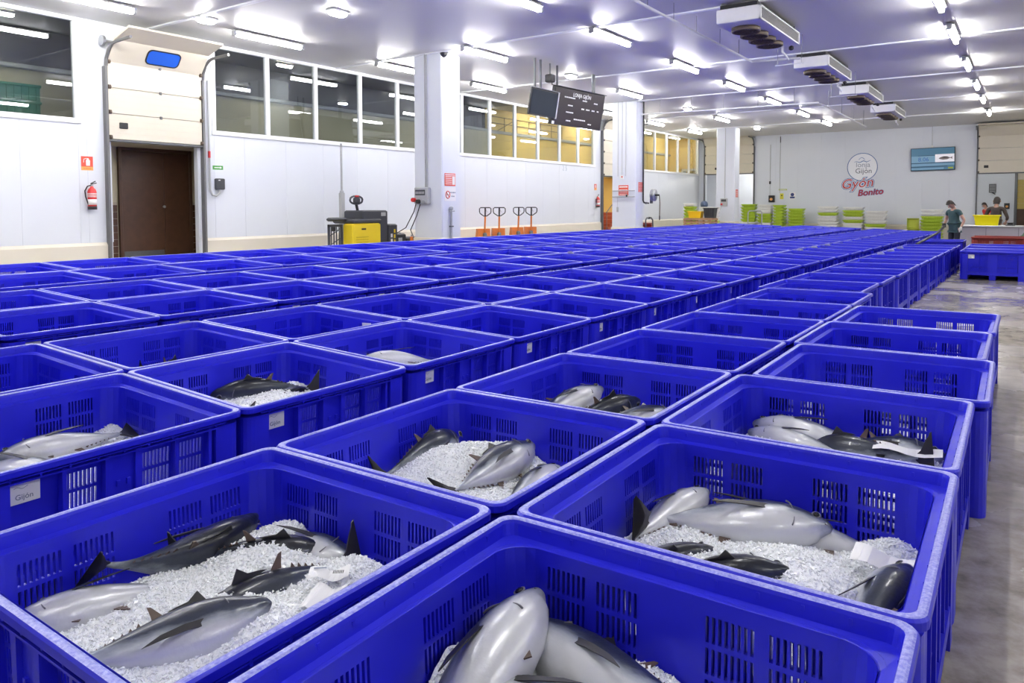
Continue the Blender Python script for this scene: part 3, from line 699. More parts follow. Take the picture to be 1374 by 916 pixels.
specs = [('P', -4.40, 1.03, 'third double row from windows', True), ('O', -5.61, 1.07, 'third double row from windows', False),
         ('N', -7.18, .98, 'second double row from windows', True), ('M', -8.39, .98, 'second double row from windows', False),
         ('L', -9.83, .70, 'double row nearest the windows', True), ('K', -11.04, .92, 'double row nearest the windows', False)]
for nm, x0, y0, where, lab in specs:
    last = max(k for k in range(-2, 28) if not (y0+1.2*k > 31.6 or (nm in 'LK' and y0+1.2*k > 30.6)))
    for k in range(-2, 28):
        y = y0+1.2*k
        if y > 32.6-1.0 or (nm in 'LK' and y > 30.6): continue
        x = x0+drift(y)*(1 if nm in 'PONM' else .95)
        if not near(x, y): continue
        key = '%s%d' % (nm, k)
        make_bin(x, y+random.uniform(-.005, .005), LAB_FISH.get(key, 'blue bin, %s from the back-wall end, %s line, %s' % (ORDN(last-k+1), 'open side' if lab else 'window side', where)), 'blue bins of the '+where+(', open side' if lab else ', window side') if key not in LAB_FISH else 'blue bins filled with tuna and ice', lab, None, key)
for i, (x, y) in enumerate(((-1.2, 18.25), (0.02, 18.25), (-1.2, 19.47), (0.02, 19.47), (-1.2, 20.69), (.02, 20.69))):
    t = make_bin(x, y, ['blue bin with label closing the wet floor, next to the long line', 'blue bin with label closing the wet floor, one away from the long line', 'blue bin behind the labelled one closing the wet floor, next to the long line', 'blue bin in the second row across the wet floor end', 'blue bin before the dark red bins, next to the long line', 'blue bin before the dark red bins, one away from the long line'][i], 'blue bins closing the wet floor aisle', False, 0)
    t.rotation_euler[2] += -pi/2 if i < 2 else 0
    if i < 2:
        l_ = link('label_plate', LBL, t); link('lettering', LTX, l_, (hw-.0450, -.383, .462), FACE_PX)
for i, (x, y) in enumerate(((-2.62, 23.3),)):
    make_bin(x, y, 'blue slotted bin beside the standing worker at the counter', 'blue bins by the counter', False, 0)
# dark red bins behind them
RB = BB.copy(); RR = BR.copy(); RS = BS.copy()
for me in (RB, RR, RS):
    for i in range(len(me.materials)): me.materials[i] = REDBIN
for i, (x, y) in enumerate(((-1.25, 22.7), (0.0, 22.7))):
    pl_ = thing('pallet', 'wooden pallet under the dark red bin, %s' % ('next to the long line' if i == 0 else 'one away from the long line'), 'pallet', (x+hw, y+hw, fz(x+hw)))
    for a_ in (-.5, 0, .5): MB().bbox(-.58, .58, a_-.05, a_+.05, 0, .11, .004).build('runner', WOOD, pl_)
    for a_ in range(6): MB().bbox(-.58+.208*a_, -.46+.208*a_, -.58, .58, .11, .135, .003).build('board', WOOD, pl_)
    t = thing('red_bin', 'dark red plastic bin before the grey counter, %s' % ('next to the long line' if i == 0 else 'one away from the long line'), 'plastic bin', (x+hw, y+hw, fz(x+hw)+.135), group='dark red bins by the counter')
    link('body', RB, t); link('rim', RR, t); link('base', RS, t)
for i, (x, y) in enumerate(((-12.2, 25.5),)):
    t = thing('red_bin', 'dark red slotted plastic bin by the stairwell opening', 'plastic bin', (x-1.0+hw, y+hw, fz(-13)))
    link('body', RB, t); link('rim', RR, t); link('base', RS, t)

# ------------------------------------------------------------------ ice
def ice_mesh(seed, n_=84, chunks=3600, heaps=(), bump=.03):
    rnd = random.Random(seed); mb = MB(); S = .505
    from mathutils import noise
    def hgt(x, y):
        h = noise.noise(Vector((x*2.1+seed*7, y*2.1, 0)))*bump+noise.noise(Vector((x*7, y*7+seed*3, 2)))*bump*.35+noise.noise(Vector((x*38, y*38, seed)))*.006
        e_ = max(abs(x), abs(y))/S
        for hx, hy, hr, hh in heaps: h += hh*math.exp(-((x-hx)**2+(y-hy)**2)/(hr*hr))
        return h-.03*max(0, e_-.8)/.2
    def corner(x, y):                                        # follow the chamfered inner corners
        s_ = abs(x)+abs(y); lim_ = 2*S-.06
        return (x*lim_/s_, y*lim_/s_) if s_ > lim_ else (x, y)
    k = len(mb.v)
    for j in range(n_+1):
        for i in range(n_+1):
            x, y = -S+2*S*i/n_, -S+2*S*j/n_; x, y = corner(x, y); mb.v.append((x, y, hgt(x, y)))
    for j in range(n_):
        for i in range(n_): a = k+j*(n_+1)+i; mb.quad_idx((a, a+1, a+n_+2, a+n_+1))
    for _ in range(chunks):
        x, y = corner(rnd.uniform(-S+.01, S-.01), rnd.uniform(-S+.01, S-.01)); z = hgt(x, y); s_ = rnd.uniform(.0028, .0078); a = rnd.uniform(0, 6.28); t_ = rnd.uniform(-1, 1)
        mt = Matrix.Translation((x, y, z+s_*.35)) @ Euler((t_, rnd.uniform(-1, 1), a)).to_matrix().to_4x4()
        e_ = (rnd.uniform(.6, 1.5), rnd.uniform(.5, 1.1), rnd.uniform(.4, .9)); kk = len(mb.v)
        for p in ((1, .8, .3), (-1, .9, .2), (-.8, -1, .4), (.9, -.8, -.1), (.1, .1, 1), (.1, -.1, -1)): mb.v.append(tuple(mt @ Vector((p[0]*e_[0]*s_, p[1]*e_[1]*s_, p[2]*e_[2]*s_))))
        for q in range(4): mb.quad_idx((kk+q, kk+(q+1) % 4, kk+4)); mb.quad_idx((kk+(q+1) % 4, kk+q, kk+5))
    me = bpy.data.meshes.new('ice'); me.from_pydata(mb.v, [], mb.f); me.materials.append(ICE)
    sm = [len(f_) == 4 for f_ in mb.f]; me.polygons.foreach_set('use_smooth', sm); me.update(); return me
ICELAB = {'Q0': 'crushed ice around the dark-backed tuna with the barcode tag', 'R0': 'crushed ice around the big pale tuna leaning on the bin wall', 'Q1': 'crushed ice heaped between two tuna',
 'R1': 'crushed ice under the silver tuna stretched across the bin', 'Q2': 'thin crushed ice around two small tuna heads', 'R2': 'crushed ice around the upright dark tail', 'P0': 'crushed ice beside the silver tuna with a long fin',
 'P1': 'crushed ice under the single black-backed tuna', 'P2': 'crushed ice low in the bin with one pale tuna', 'R3': 'crushed ice low in the bin where only a dark fin tip shows', 'O1': 'crushed ice low in the bin with a single dark tail tip'}
ICEZ = {'Q0': .325, 'R0': .305, 'R1': .315, 'Q1': .335, 'Q2': .325, 'R2': .325, 'P0': .31, 'P1': .335, 'P2': .30, 'R3': .25, 'O1': .25}
# heaps of ice: world x, y, radius, height
HEAPS = {'Q0': [(-2.20, 1.62, .16, .07), (-2.33, 1.20, .18, .05), (-2.02, 1.30, .15, .065), (-1.74, 1.62, .15, .07), (-1.78, 1.35, .12, .06), (-2.33, 1.82, .10, .07), (-1.85, 1.72, .12, .05), (-2.1, .95, .12, .04)],
 'R0': [(-1.24, 1.76, .09, .09), (-1.27, 1.5, .10, .10), (-.80, 1.78, .14, .05), (-.5, 1.5, .2, .05), (-1.2, 1.2, .15, .05)],
 'R1': [(-1.02, 2.58, .15, .045), (-.72, 2.66, .14, .05), (-.55, 2.55, .14, .06), (-.36, 2.92, .12, .06), (-1.2, 2.9, .1, .05), (-.9, 2.4, .15, .05)],
 'Q1': [(-2.20, 2.80, .19, .11), (-2.28, 2.62, .14, .08), (-2.05, 3.0, .13, .06), (-1.78, 2.9, .1, .05)],
 'Q2': [(-2.25, 4.12, .14, .04), (-1.8, 4.2, .12, .05)], 'R2': [(-.8, 4.15, .12, .04), (-.5, 4.1, .12, .05), (-1.1, 4.0, .12, .03)],
 'P0': [(-4.3, 1.35, .2, .06), (-3.75, 1.9, .16, .06), (-4.25, 2.1, .1, .05)], 'P1': [(-3.95, 2.95, .18, .04), (-4.1, 3.25, .12, .04)], 'P2': [], 'R3': [], 'O1': []}
for i, (k, z) in enumerate(ICEZ.items()):
    b_ = BINS.get(k)
    if not b_: continue
    ca_, sa_ = cos(b_.rotation_euler[2]), sin(b_.rotation_euler[2])
    hp = [((x-b_.location[0])*ca_+(y-b_.location[1])*sa_, -(x-b_.location[0])*sa_+(y-b_.location[1])*ca_, r_, h_) for x, y, r_, h_ in HEAPS[k]]
    big = k in ('Q0', 'R0', 'R1', 'Q1')
    o = link('crushed_ice', ice_mesh(i+1, 120 if big else 70, 13000 if big else 4500, hp), None, (b_.location[0], b_.location[1], b_.location[2]+z), (0, b_.rotation_euler[1], b_.rotation_euler[2]))
    o['kind'] = 'stuff'; tag(o, ICELAB[k], 'ice')

# ------------------------------------------------------------------ tuna
L0 = .66
prof = [(0, .004, .004), (.02, .022, .017), (.05, .034, .026), (.10, .052, .040), (.17, .072, .055), (.26, .089, .067), (.36, .097, .072), (.46, .095, .069), (.56, .085, .060), (.66, .069, .047), (.76, .049, .032), (.85, .029, .018), (.92, .0145, .012), (.965, .0085, .012), (1.0, .006, .006)]
def fish_x(s_): return L0*(.5-s_)
def fish_mesh(bend):
    mb = MB(); Ls = []
    # denser stations by interpolation
    st_ = []
    for (a, b_) in zip(prof, prof[1:]):
        for q in (0, .5): st_.append(tuple(a[i]+(b_[i]-a[i])*q for i in range(3)))
    st_.append(prof[-1])
    for s_, h, w_ in st_:
        x = fish_x(s_); by = bend*((s_-.4)**2)*L0; ring = []
        for q in range(20):
            a = 2*pi*q/20; z = h*sin(a); y = w_*cos(a)*(1-.12*sin(a))
            ring.append((x, y+by, z+(.006 if s_ < .1 else 0)))
        Ls.append(ring)
    mb.loft(Ls, cap=True)
    return smooth_angle(mb.mesh('tuna_body', FISH), 60)
def fin(poly, t_=.0035):
    mb = MB(); mb.prism(poly, -t_/2, t_/2, 'xz'); return mb
def fin_set(bend):
    by = bend*.36*L0
    tail = MB(); o_ = [(-.318, .012), (-.345, .035), (-.375, .085), (-.405, .125), (-.395, .118), (-.378, .075), (-.363, .03), (-.358, 0), (-.363, -.03), (-.378, -.075), (-.395, -.118), (-.405, -.125), (-.375, -.085), (-.345, -.035), (-.318, -.012)]
    tail.prism([(x, z) for x, z in o_], by-.003, by+.003, 'xz')
    d1 = MB().prism([(.12, .086), (.085, .135), (.05, .108), (0, .1), (-.02, .094), (.04, .088)], -.002, .002, 'xz')
    d2 = MB().prism([(-.035, .085), (-.075, .125), (-.088, .128), (-.078, .095), (-.075, .078)], -.002, .002, 'xz')
    an = MB().prism([(-.045, -.082), (-.085, -.122), (-.098, -.125), (-.09, -.09), (-.085, -.073)], -.002, .002, 'xz')
    fl = MB()
    for k in range(6):
        x = -.11-.026*k; z = .066-.010*k
        for s_ in (1, -1): fl.prism([(x, s_*z), (x-.008, s_*(z+.014)), (x-.018, s_*(z-.004))], bend*((.5-x/L0-.4)**2)*L0-.0015, bend*((.5-x/L0-.4)**2)*L0+.0015, 'xz')
    return tail.mesh('tail_fin', FIN), d1.mesh('dorsal_fin', FIN), d2.mesh('second_dorsal', FINB), an.mesh('anal_fin', FINB), fl.mesh('finlets', FINB)
def pect():
    mb = MB(); pts = [(0, .014), (-.04, .017), (-.12, .012), (-.2, -.004), (-.26, -.03), (-.19, -.018), (-.11, -.008), (-.04, -.008), (0, -.006)]
    mb.loft([[(x, .0+(-x)*.16, z) for x, z in pts], [(x, .003+(-x)*.16, z) for x, z in pts]], cap=True); return mb.mesh('pectoral_fin', FIN)
PECT = pect(); 
def pelvic(): return MB().prism([(.11, -.082), (.07, -.115), (.06, -.088)], -.0015, .0015, 'xz').mesh('pelvic_fin', FINB)
PELV = pelvic()
EYEM = MB().lathe([(.001, -.004), (.010, -.002), (.0125, .001), (.009, .004), (.001, .0055)], 12, axis='y').mesh('eye', EYE, True)
IRIS = MB().lathe([(.0125, 0), (.0165, .0005), (.0165, .0022), (.0125, .0026)], 12, axis='y').mesh('iris', GILL, True)
GILM = MB().tube([(.165+.022*cos(R(a)), .0+.058*cos(R(a*.45)), .066*sin(R(a))) for a in range(-70, 71, 14)], .0028, 5).mesh('gill_slit', GILL, True)
MTH = MB().tube([(.327, .004, .002), (.315, .014, -.006), (.298, .024, -.012)], .002, 5).mesh('mouth', GILL, True)
FM = {b_: (fish_mesh(b_), fin_set(b_)) for b_ in (0., .35, -.35)}
def tuna(bn, x, y, dz, yawd, rolld, pitchd=0, s_=1., bend=0., label=''):
    b_ = BINS.get(bn); 
    if not b_: return
    s_ *= .93; lim_ = .475; d = Vector((cos(R(yawd)), sin(R(yawd))))*cos(R(pitchd)); c = Vector((x, y))-Vector(b_.location[:2]); n_ = Vector((-d.y, d.x))*.05
    for _ in range(3):
        for p in (d*.33*s_+n_*.4, -d*.40*s_, d*.1+n_, d*.1-n_):
            for q in (0, 1):
                e_ = c[q]+p[q]
                if e_ > lim_: c[q] -= e_-lim_
                if e_ < -lim_: c[q] -= e_+lim_
    z = b_.location[2]+ICEZ[bn]+dz-slope(b_.location[0])*0
    t = thing('tuna', label, 'fish', (b_.location[0]+c.x, b_.location[1]+c.y, z), (R(rolld), R(-pitchd), R(yawd)), 'tuna lying in the blue bins'); t.scale = (s_, s_*1.2, s_*1.15)
    bm_, (tl, d1, d2, an, fl) = FM[bend]; bd = link('body', bm_, t)
    link('tail_fin', tl, t); link('dorsal_fin', d1, t); link('second_dorsal_fin', d2, t); link('anal_fin', an, t); link('finlet_row', fl, t); link('pelvic_fin', PELV, t)
    for sgn in (1, -1):
        p = link('pectoral_fin', PECT, t, (.15, sgn*.058, -.004)); p.scale = (1, sgn, 1)
        e_ = link('eye', EYEM, bd, (.272, sgn*.0375, .014)); e_.scale = (1, sgn, 1); ir = link('iris', IRIS, bd, (.272, sgn*.036, .014)); ir.scale = (1, sgn, 1)
        g = link('gill_slit', GILM, bd); g.scale = (1, sgn, 1); m_ = link('mouth', MTH, bd); m_.scale = (1, sgn, 1)
    return t
# bin, x, y, height over the ice, heading, roll (0 = upright, + turns the back to the right of the heading), pitch, scale, bend
tuna('Q0', -2.43, 1.47, .032, 94, 44, -1, .95, .35, 'black-backed tuna lying diagonally on ice against the bin wall')
tuna('Q0', -2.44, 1.76, .010, 40, 15, -2, .88, 0., 'tuna half under ice with black back, in the corner behind another')
tuna('Q0', -2.40, 1.02, .010, -112, 100, 0, .88, 0., 'white-bellied tuna under the tail of the black-backed one')
tuna('Q0', -1.98, 1.03, .030, 62, -50, 5, .86, -.35, 'silver tuna with dark fin edge lying below the ice ridge')
tuna('Q0', -2.0, 1.50, -.006, -100, 14, -5, .95, 0., 'tuna mostly buried in ice with dark back line and raised tail')
tuna('Q0', -2.20, 1.83, .010, 10, -85, 0, .82, 0., 'silver tuna flank showing through ice beside a raised tail')
tuna('R0', -1.14, 1.58, .055, 94, -115, 14, 1.15, 0., 'big pale tuna lying belly up with its head against the bin wall')
tuna('R0', -.90, 1.70, .025, 168, 80, 0, 1.0, .35, 'silver tuna tapering to its tail beside the big pale one')
tuna('R0', -.98, 1.50, .020, -160, 95, 0, 1.0, 0., 'pale tuna flank in front of the big head')
tuna('R0', -.60, 1.30, .030, 160, 60, 0, 1.0, 0., 'silver tuna deep in the bin by the damp floor side')
tuna('R1', -.89, 2.765, .062, 24, -76, 1, 1.08, 0., 'silver tuna stretched right across the crushed ice')
tuna('R1', -1.20, 2.72, .040, 72, -105, 10, .82, 0., 'pale blunt-headed tuna with brown fin by the bin corner')
tuna('R1', -1.05, 2.97, .025, 16, -90, 0, .85, .35, 'silver tuna behind the long stretched one')
tuna('R1', -.86, 2.44, -.015, 16, 20, 14, .85, 0., 'dark round tuna head poking out of the ice')
tuna('R1', -.58, 2.92, .000, 178, 95, 0, .9, 0., 'silver tuna under ice beyond the white sheet')
tuna('R1', -.34, 2.50, .015, 78, 55, 10, .85, 0., 'grey tuna with dark back under the white sheet')
tuna('R1', -1.18, 2.36, .000, 50, 30, 8, .8, 0., 'small dark tuna head behind the near bin rim')
tuna('Q1', -2.45, 2.74, .040, 94, -25, 3, .86, .35, 'dark-backed tuna on the far side of the ice mound')
tuna('Q1', -2.0, 2.80, .055, 84, -60, 7, .9, 0., 'silver tuna with brown fins lying along the ice mound')
tuna('Q1', -1.80, 2.74, .000, 95, -95, 0, .85, 0., 'silver tuna low beside the bin side with fins standing up')
tuna('Q2', -2.42, 4.02, .040, 66, -75, 12, .95, 0., 'pale pointed tuna head rising from thin ice')
tuna('Q2', -2.08, 4.02, .020, 66, 8, 6, .95, 0., 'grey tuna with a raised back fin on thin ice')
tuna('Q2', -1.86, 4.10, .010, 50, -60, 0, .9, 0., 'silver tuna low against the bin side with dark fin')
tuna('R2', -1.22, 4.00, .010, 168, 85, 0, .9, 0., 'silver tuna end by the inner corner')
tuna('R2', -.98, 4.10, .035, 172, 88, 0, 1.05, 0., 'silver tuna with a small brown fin lying along the far wall')
tuna('R2', -.70, 4.02, .000, 178, 15, -8, .95, 0., 'tuna with the dark upright tail beside a white sheet')
tuna('R2', -.58, 4.16, .005, 5, -55, 4, .9, 0., 'grey tuna head at the end of the white sheet')
tuna('P0', -4.10, 1.86, .045, -100, 82, 0, .95, 0., 'silver tuna with a long dark side fin on ice')
tuna('P0', -4.22, 1.50, .015, 20, -85, 0, .9, 0., 'tuna mostly under ice at the feet of the silver one')
tuna('P1', -4.22, 3.05, .040, -124, -18, 0, 1.0, 0., 'single black-backed tuna lying on level ice')
tuna('P1', -3.98, 3.16, .000, 96, 50, 0, .8, 0., 'tuna tail part beside the single black back')
tuna('P2', -4.02, 4.44, .085, -124, 95, 6, 1.0, 0., 'pale tuna showing only its belly over the bin side')
tuna('R3', -.52, 5.0, .050, 178, 10, 0, 1.0, 0., 'tuna showing only a dark fin tip in an outer bin')
tuna('O1', -5.25, 3.0, .050, 120, 0, -8, 1.0, 0., 'tuna showing only a dark tail tip by the aisle')
# papers on the fish
def sheet(label, x, y, z, yawd, w_, h_, lines, tilt=(0, 0)):
    t = thing('paper_sheet', label, 'paper', (x, y, z), (R(tilt[0]), R(tilt[1]), R(yawd)))
    m_ = MB(); N = 8
    rows = [[(-w_/2+w_*i/N, -h_/2, .010*sin(i*.9)) for i in range(N+1)], [(-w_/2+w_*i/N, h_/2, .010*sin(i*.9+.7)) for i in range(N+1)]]
    for i in range(N): m_.poly([rows[0][i], rows[0][i+1], rows[1][i+1], rows[1][i]]); m_.poly([(p[0], p[1], p[2]-.0008) for p in (rows[1][i], rows[1][i+1], rows[0][i+1], rows[0][i])])
    m_.build('sheet', PAPER, t)
    return t
t = sheet('white barcode tag lying on ice over the buried tuna', -1.81, 1.555, .422, 40, .13, .07, 2)
for k in range(7): MB().box(.015+.005*k, .018+.005*k, -.025, -.005, .011, .0115).build('barcode_bar', INKB, t)
MB().box(-.05, -.01, .01, .018, .012, .0125).build('print_line', INK, t)
sheet('white delivery note folded on the ice below the barcode tag', -1.735, 1.465, .405, 25, .10, .14, 0)
sheet('white paper sheet lying on the grey tuna by the bin corner', -.36, 2.71, .400, 0, .22, .12, 0, (4, 4))
sheet('white paper sheet on ice beside the upright dark tail', -.46, 4.02, .40, 4, .30, .12, 0)
for i, (x, y, z) in enumerate(((-5.06, 4.72, .62), )):
    t = thing('paper_tag', 'white paper tag stuck inside a blue bin rim of the third double row', 'paper', (-4.53, 4.33, .615), (R(8), 0, R(10)))
    MB().bbox(-.045, .045, -.002, .002, -.12, 0, .001).build('sheet', PAPER, t)
for i, (k, fx) in enumerate((('P13', .0), ('P14', .0), ('P15', 0), ('Q13', 0), ('Q14', 0), ('Q15', 0), ('N9', 0), ('N11', 0), ('N12', 0))):
    b_ = BINS.get(k)
    if b_:
        t = thing('paper_tag', 'white delivery slip folded over a blue bin rim', 'paper', (b_.location[0]-.42, b_.location[1]-.585, b_.location[2]+.604), group='delivery slips on bin rims')
        MB().loft([[(-.05, .03, .0), (.05, .03, .004), (.07, .026, .0), (-.06, .026, -.004)], [(-.06, -.012, .03), (.07, -.012, .03), (.07, -.014, .026), (-.06, -.014, .026)], [(-.04, -.03, .05), (.04, -.03, .06), (.04, -.033, .06), (-.04, -.033, .05)]], cap=True).build('sheet', PAPER, t)

# ------------------------------------------------------------------ fish boxes in stacks
def fish_box(lx=.90, ly=.50, h=.122):
    m_ = MB(); 
    def q(o, z): return [(-lx/2+o, -ly/2+o, z), (lx/2-o, -ly/2+o, z), (lx/2-o, ly/2-o, z), (-lx/2+o, ly/2-o, z)]
    m_.loft([q(.115, -.030), q(.11, -.001), q(.055, 0), q(.05, .006), q(.036, h-.045), q(0, h-.042), q(0, h-.008), q(.008, h), q(.03, h), q(.065, .018)], cap=True)
    for s_ in (-1, 1):
        for k in range(5): x = -lx/2+.1+(lx-.2)*k/4; m_.box(x-.008, x+.008, s_*(ly/2-.03)-.012, s_*(ly/2-.03)+.012, .02, h-.034)
    hd = MB().bbox(-.09, .09, -ly/2+.02, -ly/2+.05, h*.3, h*.6, .005)
    return m_, hd
def box_meshes(m, nm, lx=.90, ly=.5, h=.122):
    a, c = fish_box(lx, ly, h); return a.mesh('fish_box_'+nm, m), c.mesh('fish_box_grip_'+nm, m)
FBX = {'W': box_meshes(WHITEP, 'white'), 'L': box_meshes(LIME, 'lime'), 'O': box_meshes(LIMED, 'olive')}
CN = {'W': 'white', 'L': 'lime green', 'O': 'olive lime'}
ORD = ['topmost', 'second', 'third', 'fourth', 'fifth', 'sixth', 'seventh', 'eighth', 'ninth', 'tenth']
def stack(x, y, cols, where, rz=0, sx=1.0):
    z0 = fz(x)
    for k, c in enumerate(cols[::-1]):
        q = len(cols)-1-k
        t = thing('fish_box', '%s fish box, %s, %s' % (CN[c], ORD[q]+(' from top' if q else ''), where), 'box', (x+random.uniform(-.015, .015), y+random.uniform(-.01, .01), z0+.030+.152*k), (0, 0, rz+R(random.uniform(-1.5, 1.5))), 'fish boxes of the '+where)
        t.scale = (sx, 1, 1); link('tray', FBX[c][0], t); link('grip', FBX[c][1], t)
stack(-9.55, 38.4, 'LLLLLLLL', 'all-green stack by the wall', 0, .8)
stack(-8.06, 38.4, 'WWLWWWWWW', 'white stack with a high green band')
stack(-6.94, 38.5, 'WLLWLWWWW', 'banded stack below the logo')
stack(-5.94, 38.45, 'WWWWLWWW', 'white stack with a low green band')
stack(-3.62, 38.4, 'WWLLLLLLL', 'green stack beside the worker')
stack(-11.75, 37.9, 'LLLLLLWWW', 'green stack by the far door', 0, .8)
stack(-10.95, 37.9, 'WWWLLLWWW', 'white over green stack by the door', 0, .75)
stack(-10.31, 38.2, 'LLLLLLLWW', 'green stack by the yellow notice', pi/2, .8)
t = thing('fish_box', 'olive lime fish box standing on its side beside the green stack', 'box', (-4.35, 38.15, fz(-4.3)+.152*3+.252), (R(90), 0, 0)); t.scale = (.55, 1, 1)
link('tray', FBX['O'][0], t); link('grip', FBX['O'][1], t)
stack(-4.35, 38.35, 'OOO', 'short olive stack', 0, .55)
stack(-13.05, 33.2, 'WLLLLLLLW', 'green stack behind the wooden crate', 0, .55)
stack(-12.45, 33.6, 'WWWWWWWW', 'white stack behind the wooden crate', 0, .62)
stack(-11.92, 33.2, 'WWWWLWWW', 'white stack touching the far column', 0, .45)
# slatted wooden crate with tubs on it
wc = thing('wooden_crate', 'brown slatted wooden crate in front of the white boxes by the far column', 'crate', (-12.1, 32.0, fz(-12)))
for x in (-.58, 0, .58):
    for y in (-.38, .38): MB().bbox(x-.04, x+.04, y-.035, y+.035, 0, .72, .005).build('post', WOOD, wc)
for k in range(6):
    for y in (-.43, .43): MB().bbox(-.64, .64, y-.012, y+.012, .04+.12*k, .115+.12*k, .004).build('slat', WOOD, wc)
    for x in (-.64, .64): MB().bbox(x-.012, x+.012, -.42, .42, .04+.12*k, .115+.12*k, .004).build('slat', WOOD, wc)
MB().bbox(-.62, .62, -.41, .41, .72, .74, .004).build('deck', WOOD, wc)
def tub(name, label, m, loc, lx, ly, h, rim=.02, rz=0):
    t = thing(name, label, 'tub', loc, (0, 0, rz)); m_ = MB()
    def q(o, z): return [(-lx/2+o, -ly/2+o, z), (lx/2-o, -ly/2+o, z), (lx/2-o, ly/2-o, z), (-lx/2+o, ly/2-o, z)]
    m_.loft([q(.05, 0), q(.01, h-.03), q(.03, h-.03), q(.07, .02)], cap=True); m_.build('tub_body', m, t)
    r_ = MB(); r_.loft([q(.012, h-.035), q(-rim, h-.03), q(-rim, h-.004), q(-rim+.006, h), q(.02, h), q(.03, h-.03)], close=True); r_.build('tub_rim', m, t)
    return t
tub('plastic_tub', 'amber plastic tub on the wooden crate', AMBER, (-12.3, 31.95, fz(-12)+.74), .62, .42, .30)
t = tub('plastic_tub', 'black ribbed plastic tub on the wooden crate', CHAR, (-11.65, 32.0, fz(-12)+.74), .52, .42, .46)
for k in range(5): MB().box(-.2+.1*k-.008, -.2+.1*k+.008, -.212, -.19, .1, .42).build('rib', BLACK, t)
hb = thing('round_float', 'dark blue round dome standing on the white boxes by the far column', 'float', (-12.5, 33.5, fz(-12.5)+.152*8))
MB().lathe([(.14, 0), (.17, .03), (.175, .14), (.14, .23), (.06, .28), (.005, .29)], 16).build('dome', mat('blue_grey', (.06, .09, .16), .4), hb, True); MB().lathe([(.10, -.0), (.15, .0), (.15, .03)], 16).build('collar', BLACK, hb, True)

# ------------------------------------------------------------------ yellow pallet truck by the wall
z0 = .3
T = thing('pallet_truck', 'yellow and black electric pallet truck parked by the white wall', 'pallet truck', (-13.25, 12.4, z0))
cv = MB().bbox(.0, .34, -.46, .46, .12, .87, .03).build('cover', YELLOW, T)
for k in range(5): MB().bbox(.338, .346, -.36, .04, .30+.06*k, .325+.06*k, .003).build('vent', mat('yellow_dark', (.62, .45, .01), .45), cv)
MB().bbox(.338, .348, -.18, -.04, .72, .76, .004).build('latch', BLACK, cv)
MB().bbox(-.38, .34, -.44, .50, .87, .98, .03).build('shelf_top', CHAR, T)
tw = MB().bbox(-.36, .30, -.10, .74, .10, 1.18, .03).build('tower', CHAR, T)
MB().bbox(.298, .304, .50, .66, 1.04, 1.13, .003).build('data_plate', GREYP, tw)
bt = MB().bbox(-.36, .33, .74, 1.05, .05, .84, .03).build('battery_box', CHAR, T)
for k in range(4): MB().box(.328, .334, .80, .86, .12+.13*k, .21+.13*k).build('lettering', SIGNW, bt)
for k in range(5): MB().box(.328, .334, .91, .96, .10+.13*k, .19+.13*k).build('lettering', YELLOW, bt)
MB().bbox(-.25, .2, 1.05, 1.5, .05, .58, .03).build('battery_pack', BLACK, T); MB().bbox(-.3, .2, 1.5, 2.0, .05, .48, .03).build('battery_pack', BLACK, T)
MB().bbox(.2, .206, 1.2, 1.34, .36, .48, .002).build('battery_plate', GREYP, T); 
for k in range(5): MB().lathe([(.03, 0), (.03, .03), (.01, .035)], 8, o=(.05, 1.1+.08*k, .58)).build('cell_cap', GREYP, T)
MB().bbox(-.06, .10, -.92, -.40, .93, 1.02, .03).build('arm_grip', CHAR, T); MB().bbox(-.02, .06, -.42, -.1, .95, 1.0, .01).build('arm', BLACK, T)
ti = MB(); ti.tube([(.0, .05, 1.05), (.0, -.02, 1.32)], .035, 8); ti.build('tiller', BLACK, T)
hd = MB(); hd.tube([(0, -.02+.20*cos(2*pi*i/16), 1.42+.085*sin(2*pi*i/16)+(.02 if i < 8 else 0)) for i in range(16)], .024, 8, closed=True); hd.bbox(-.05, .05, -.10, .08, 1.34, 1.5, .03); hd = hd.build('tiller_handle', CHAR, T)
MB().bbox(-.04, .05, -.09, .04, 1.5, 1.54, .015).build('red_button', RED, hd)
gr = MB()
for y in (-.88, -.50): gr.bbox(-.03, .03, y-.02, y+.02, .02, .86, .006)
gr.bbox(-.03, .03, -.9, -.48, .80, .86, .006); gr.build('guard_frame', CHAR, T)
for k in range(4): MB().bbox(-.012, .012, -.82+.08*k, -.80+.08*k, .05, .8, .004).build('guard_bar', CHAR, T)
for k in range(3): MB().tube([(0, -.86, .15+.22*k), (0, -.52, .32+.22*k)], .012, 6).build('guard_brace', CHAR, T)
MB().bbox(.01, .03, -.82, -.70, .70, .80, .004).build('control_box', BLACK, T)
fk = MB(); fk.bbox(-.3, -.14, 1.0, 2.2, .04, .1, .01); fk.build('fork', STEEL, T); MB().bbox(.14, .3, 1.0, 2.2, .04, .1, .01).build('fork', STEEL, T)
for y in (-.3, .3): MB().lathe([(.02, -.03), (.12, -.03), (.125, 0), (.12, .03), (.02, .03)], 16, axis='x', o=(.05, y, .125)).build('wheel', BLACK, T, True)
sw = thing('charging_cable', 'pair of thin black charging cables from socket box down to the truck', 'cable', (0, 0, 0))
MB().tube([(-12.12, 13.28, 1.72), (-12.25, 13.32, 1.45), (-12.6, 13.4, 1.05), (-13.1, 13.6, .90)], .012, 6).build('cable', BLACK, sw)
MB().tube([(-11.98, 13.28, 1.70), (-12.1, 13.25, 1.35), (-12.35, 13.3, 1.0), (-13.0, 14.1, .80)], .012, 6).build('cable', BLACK, sw)
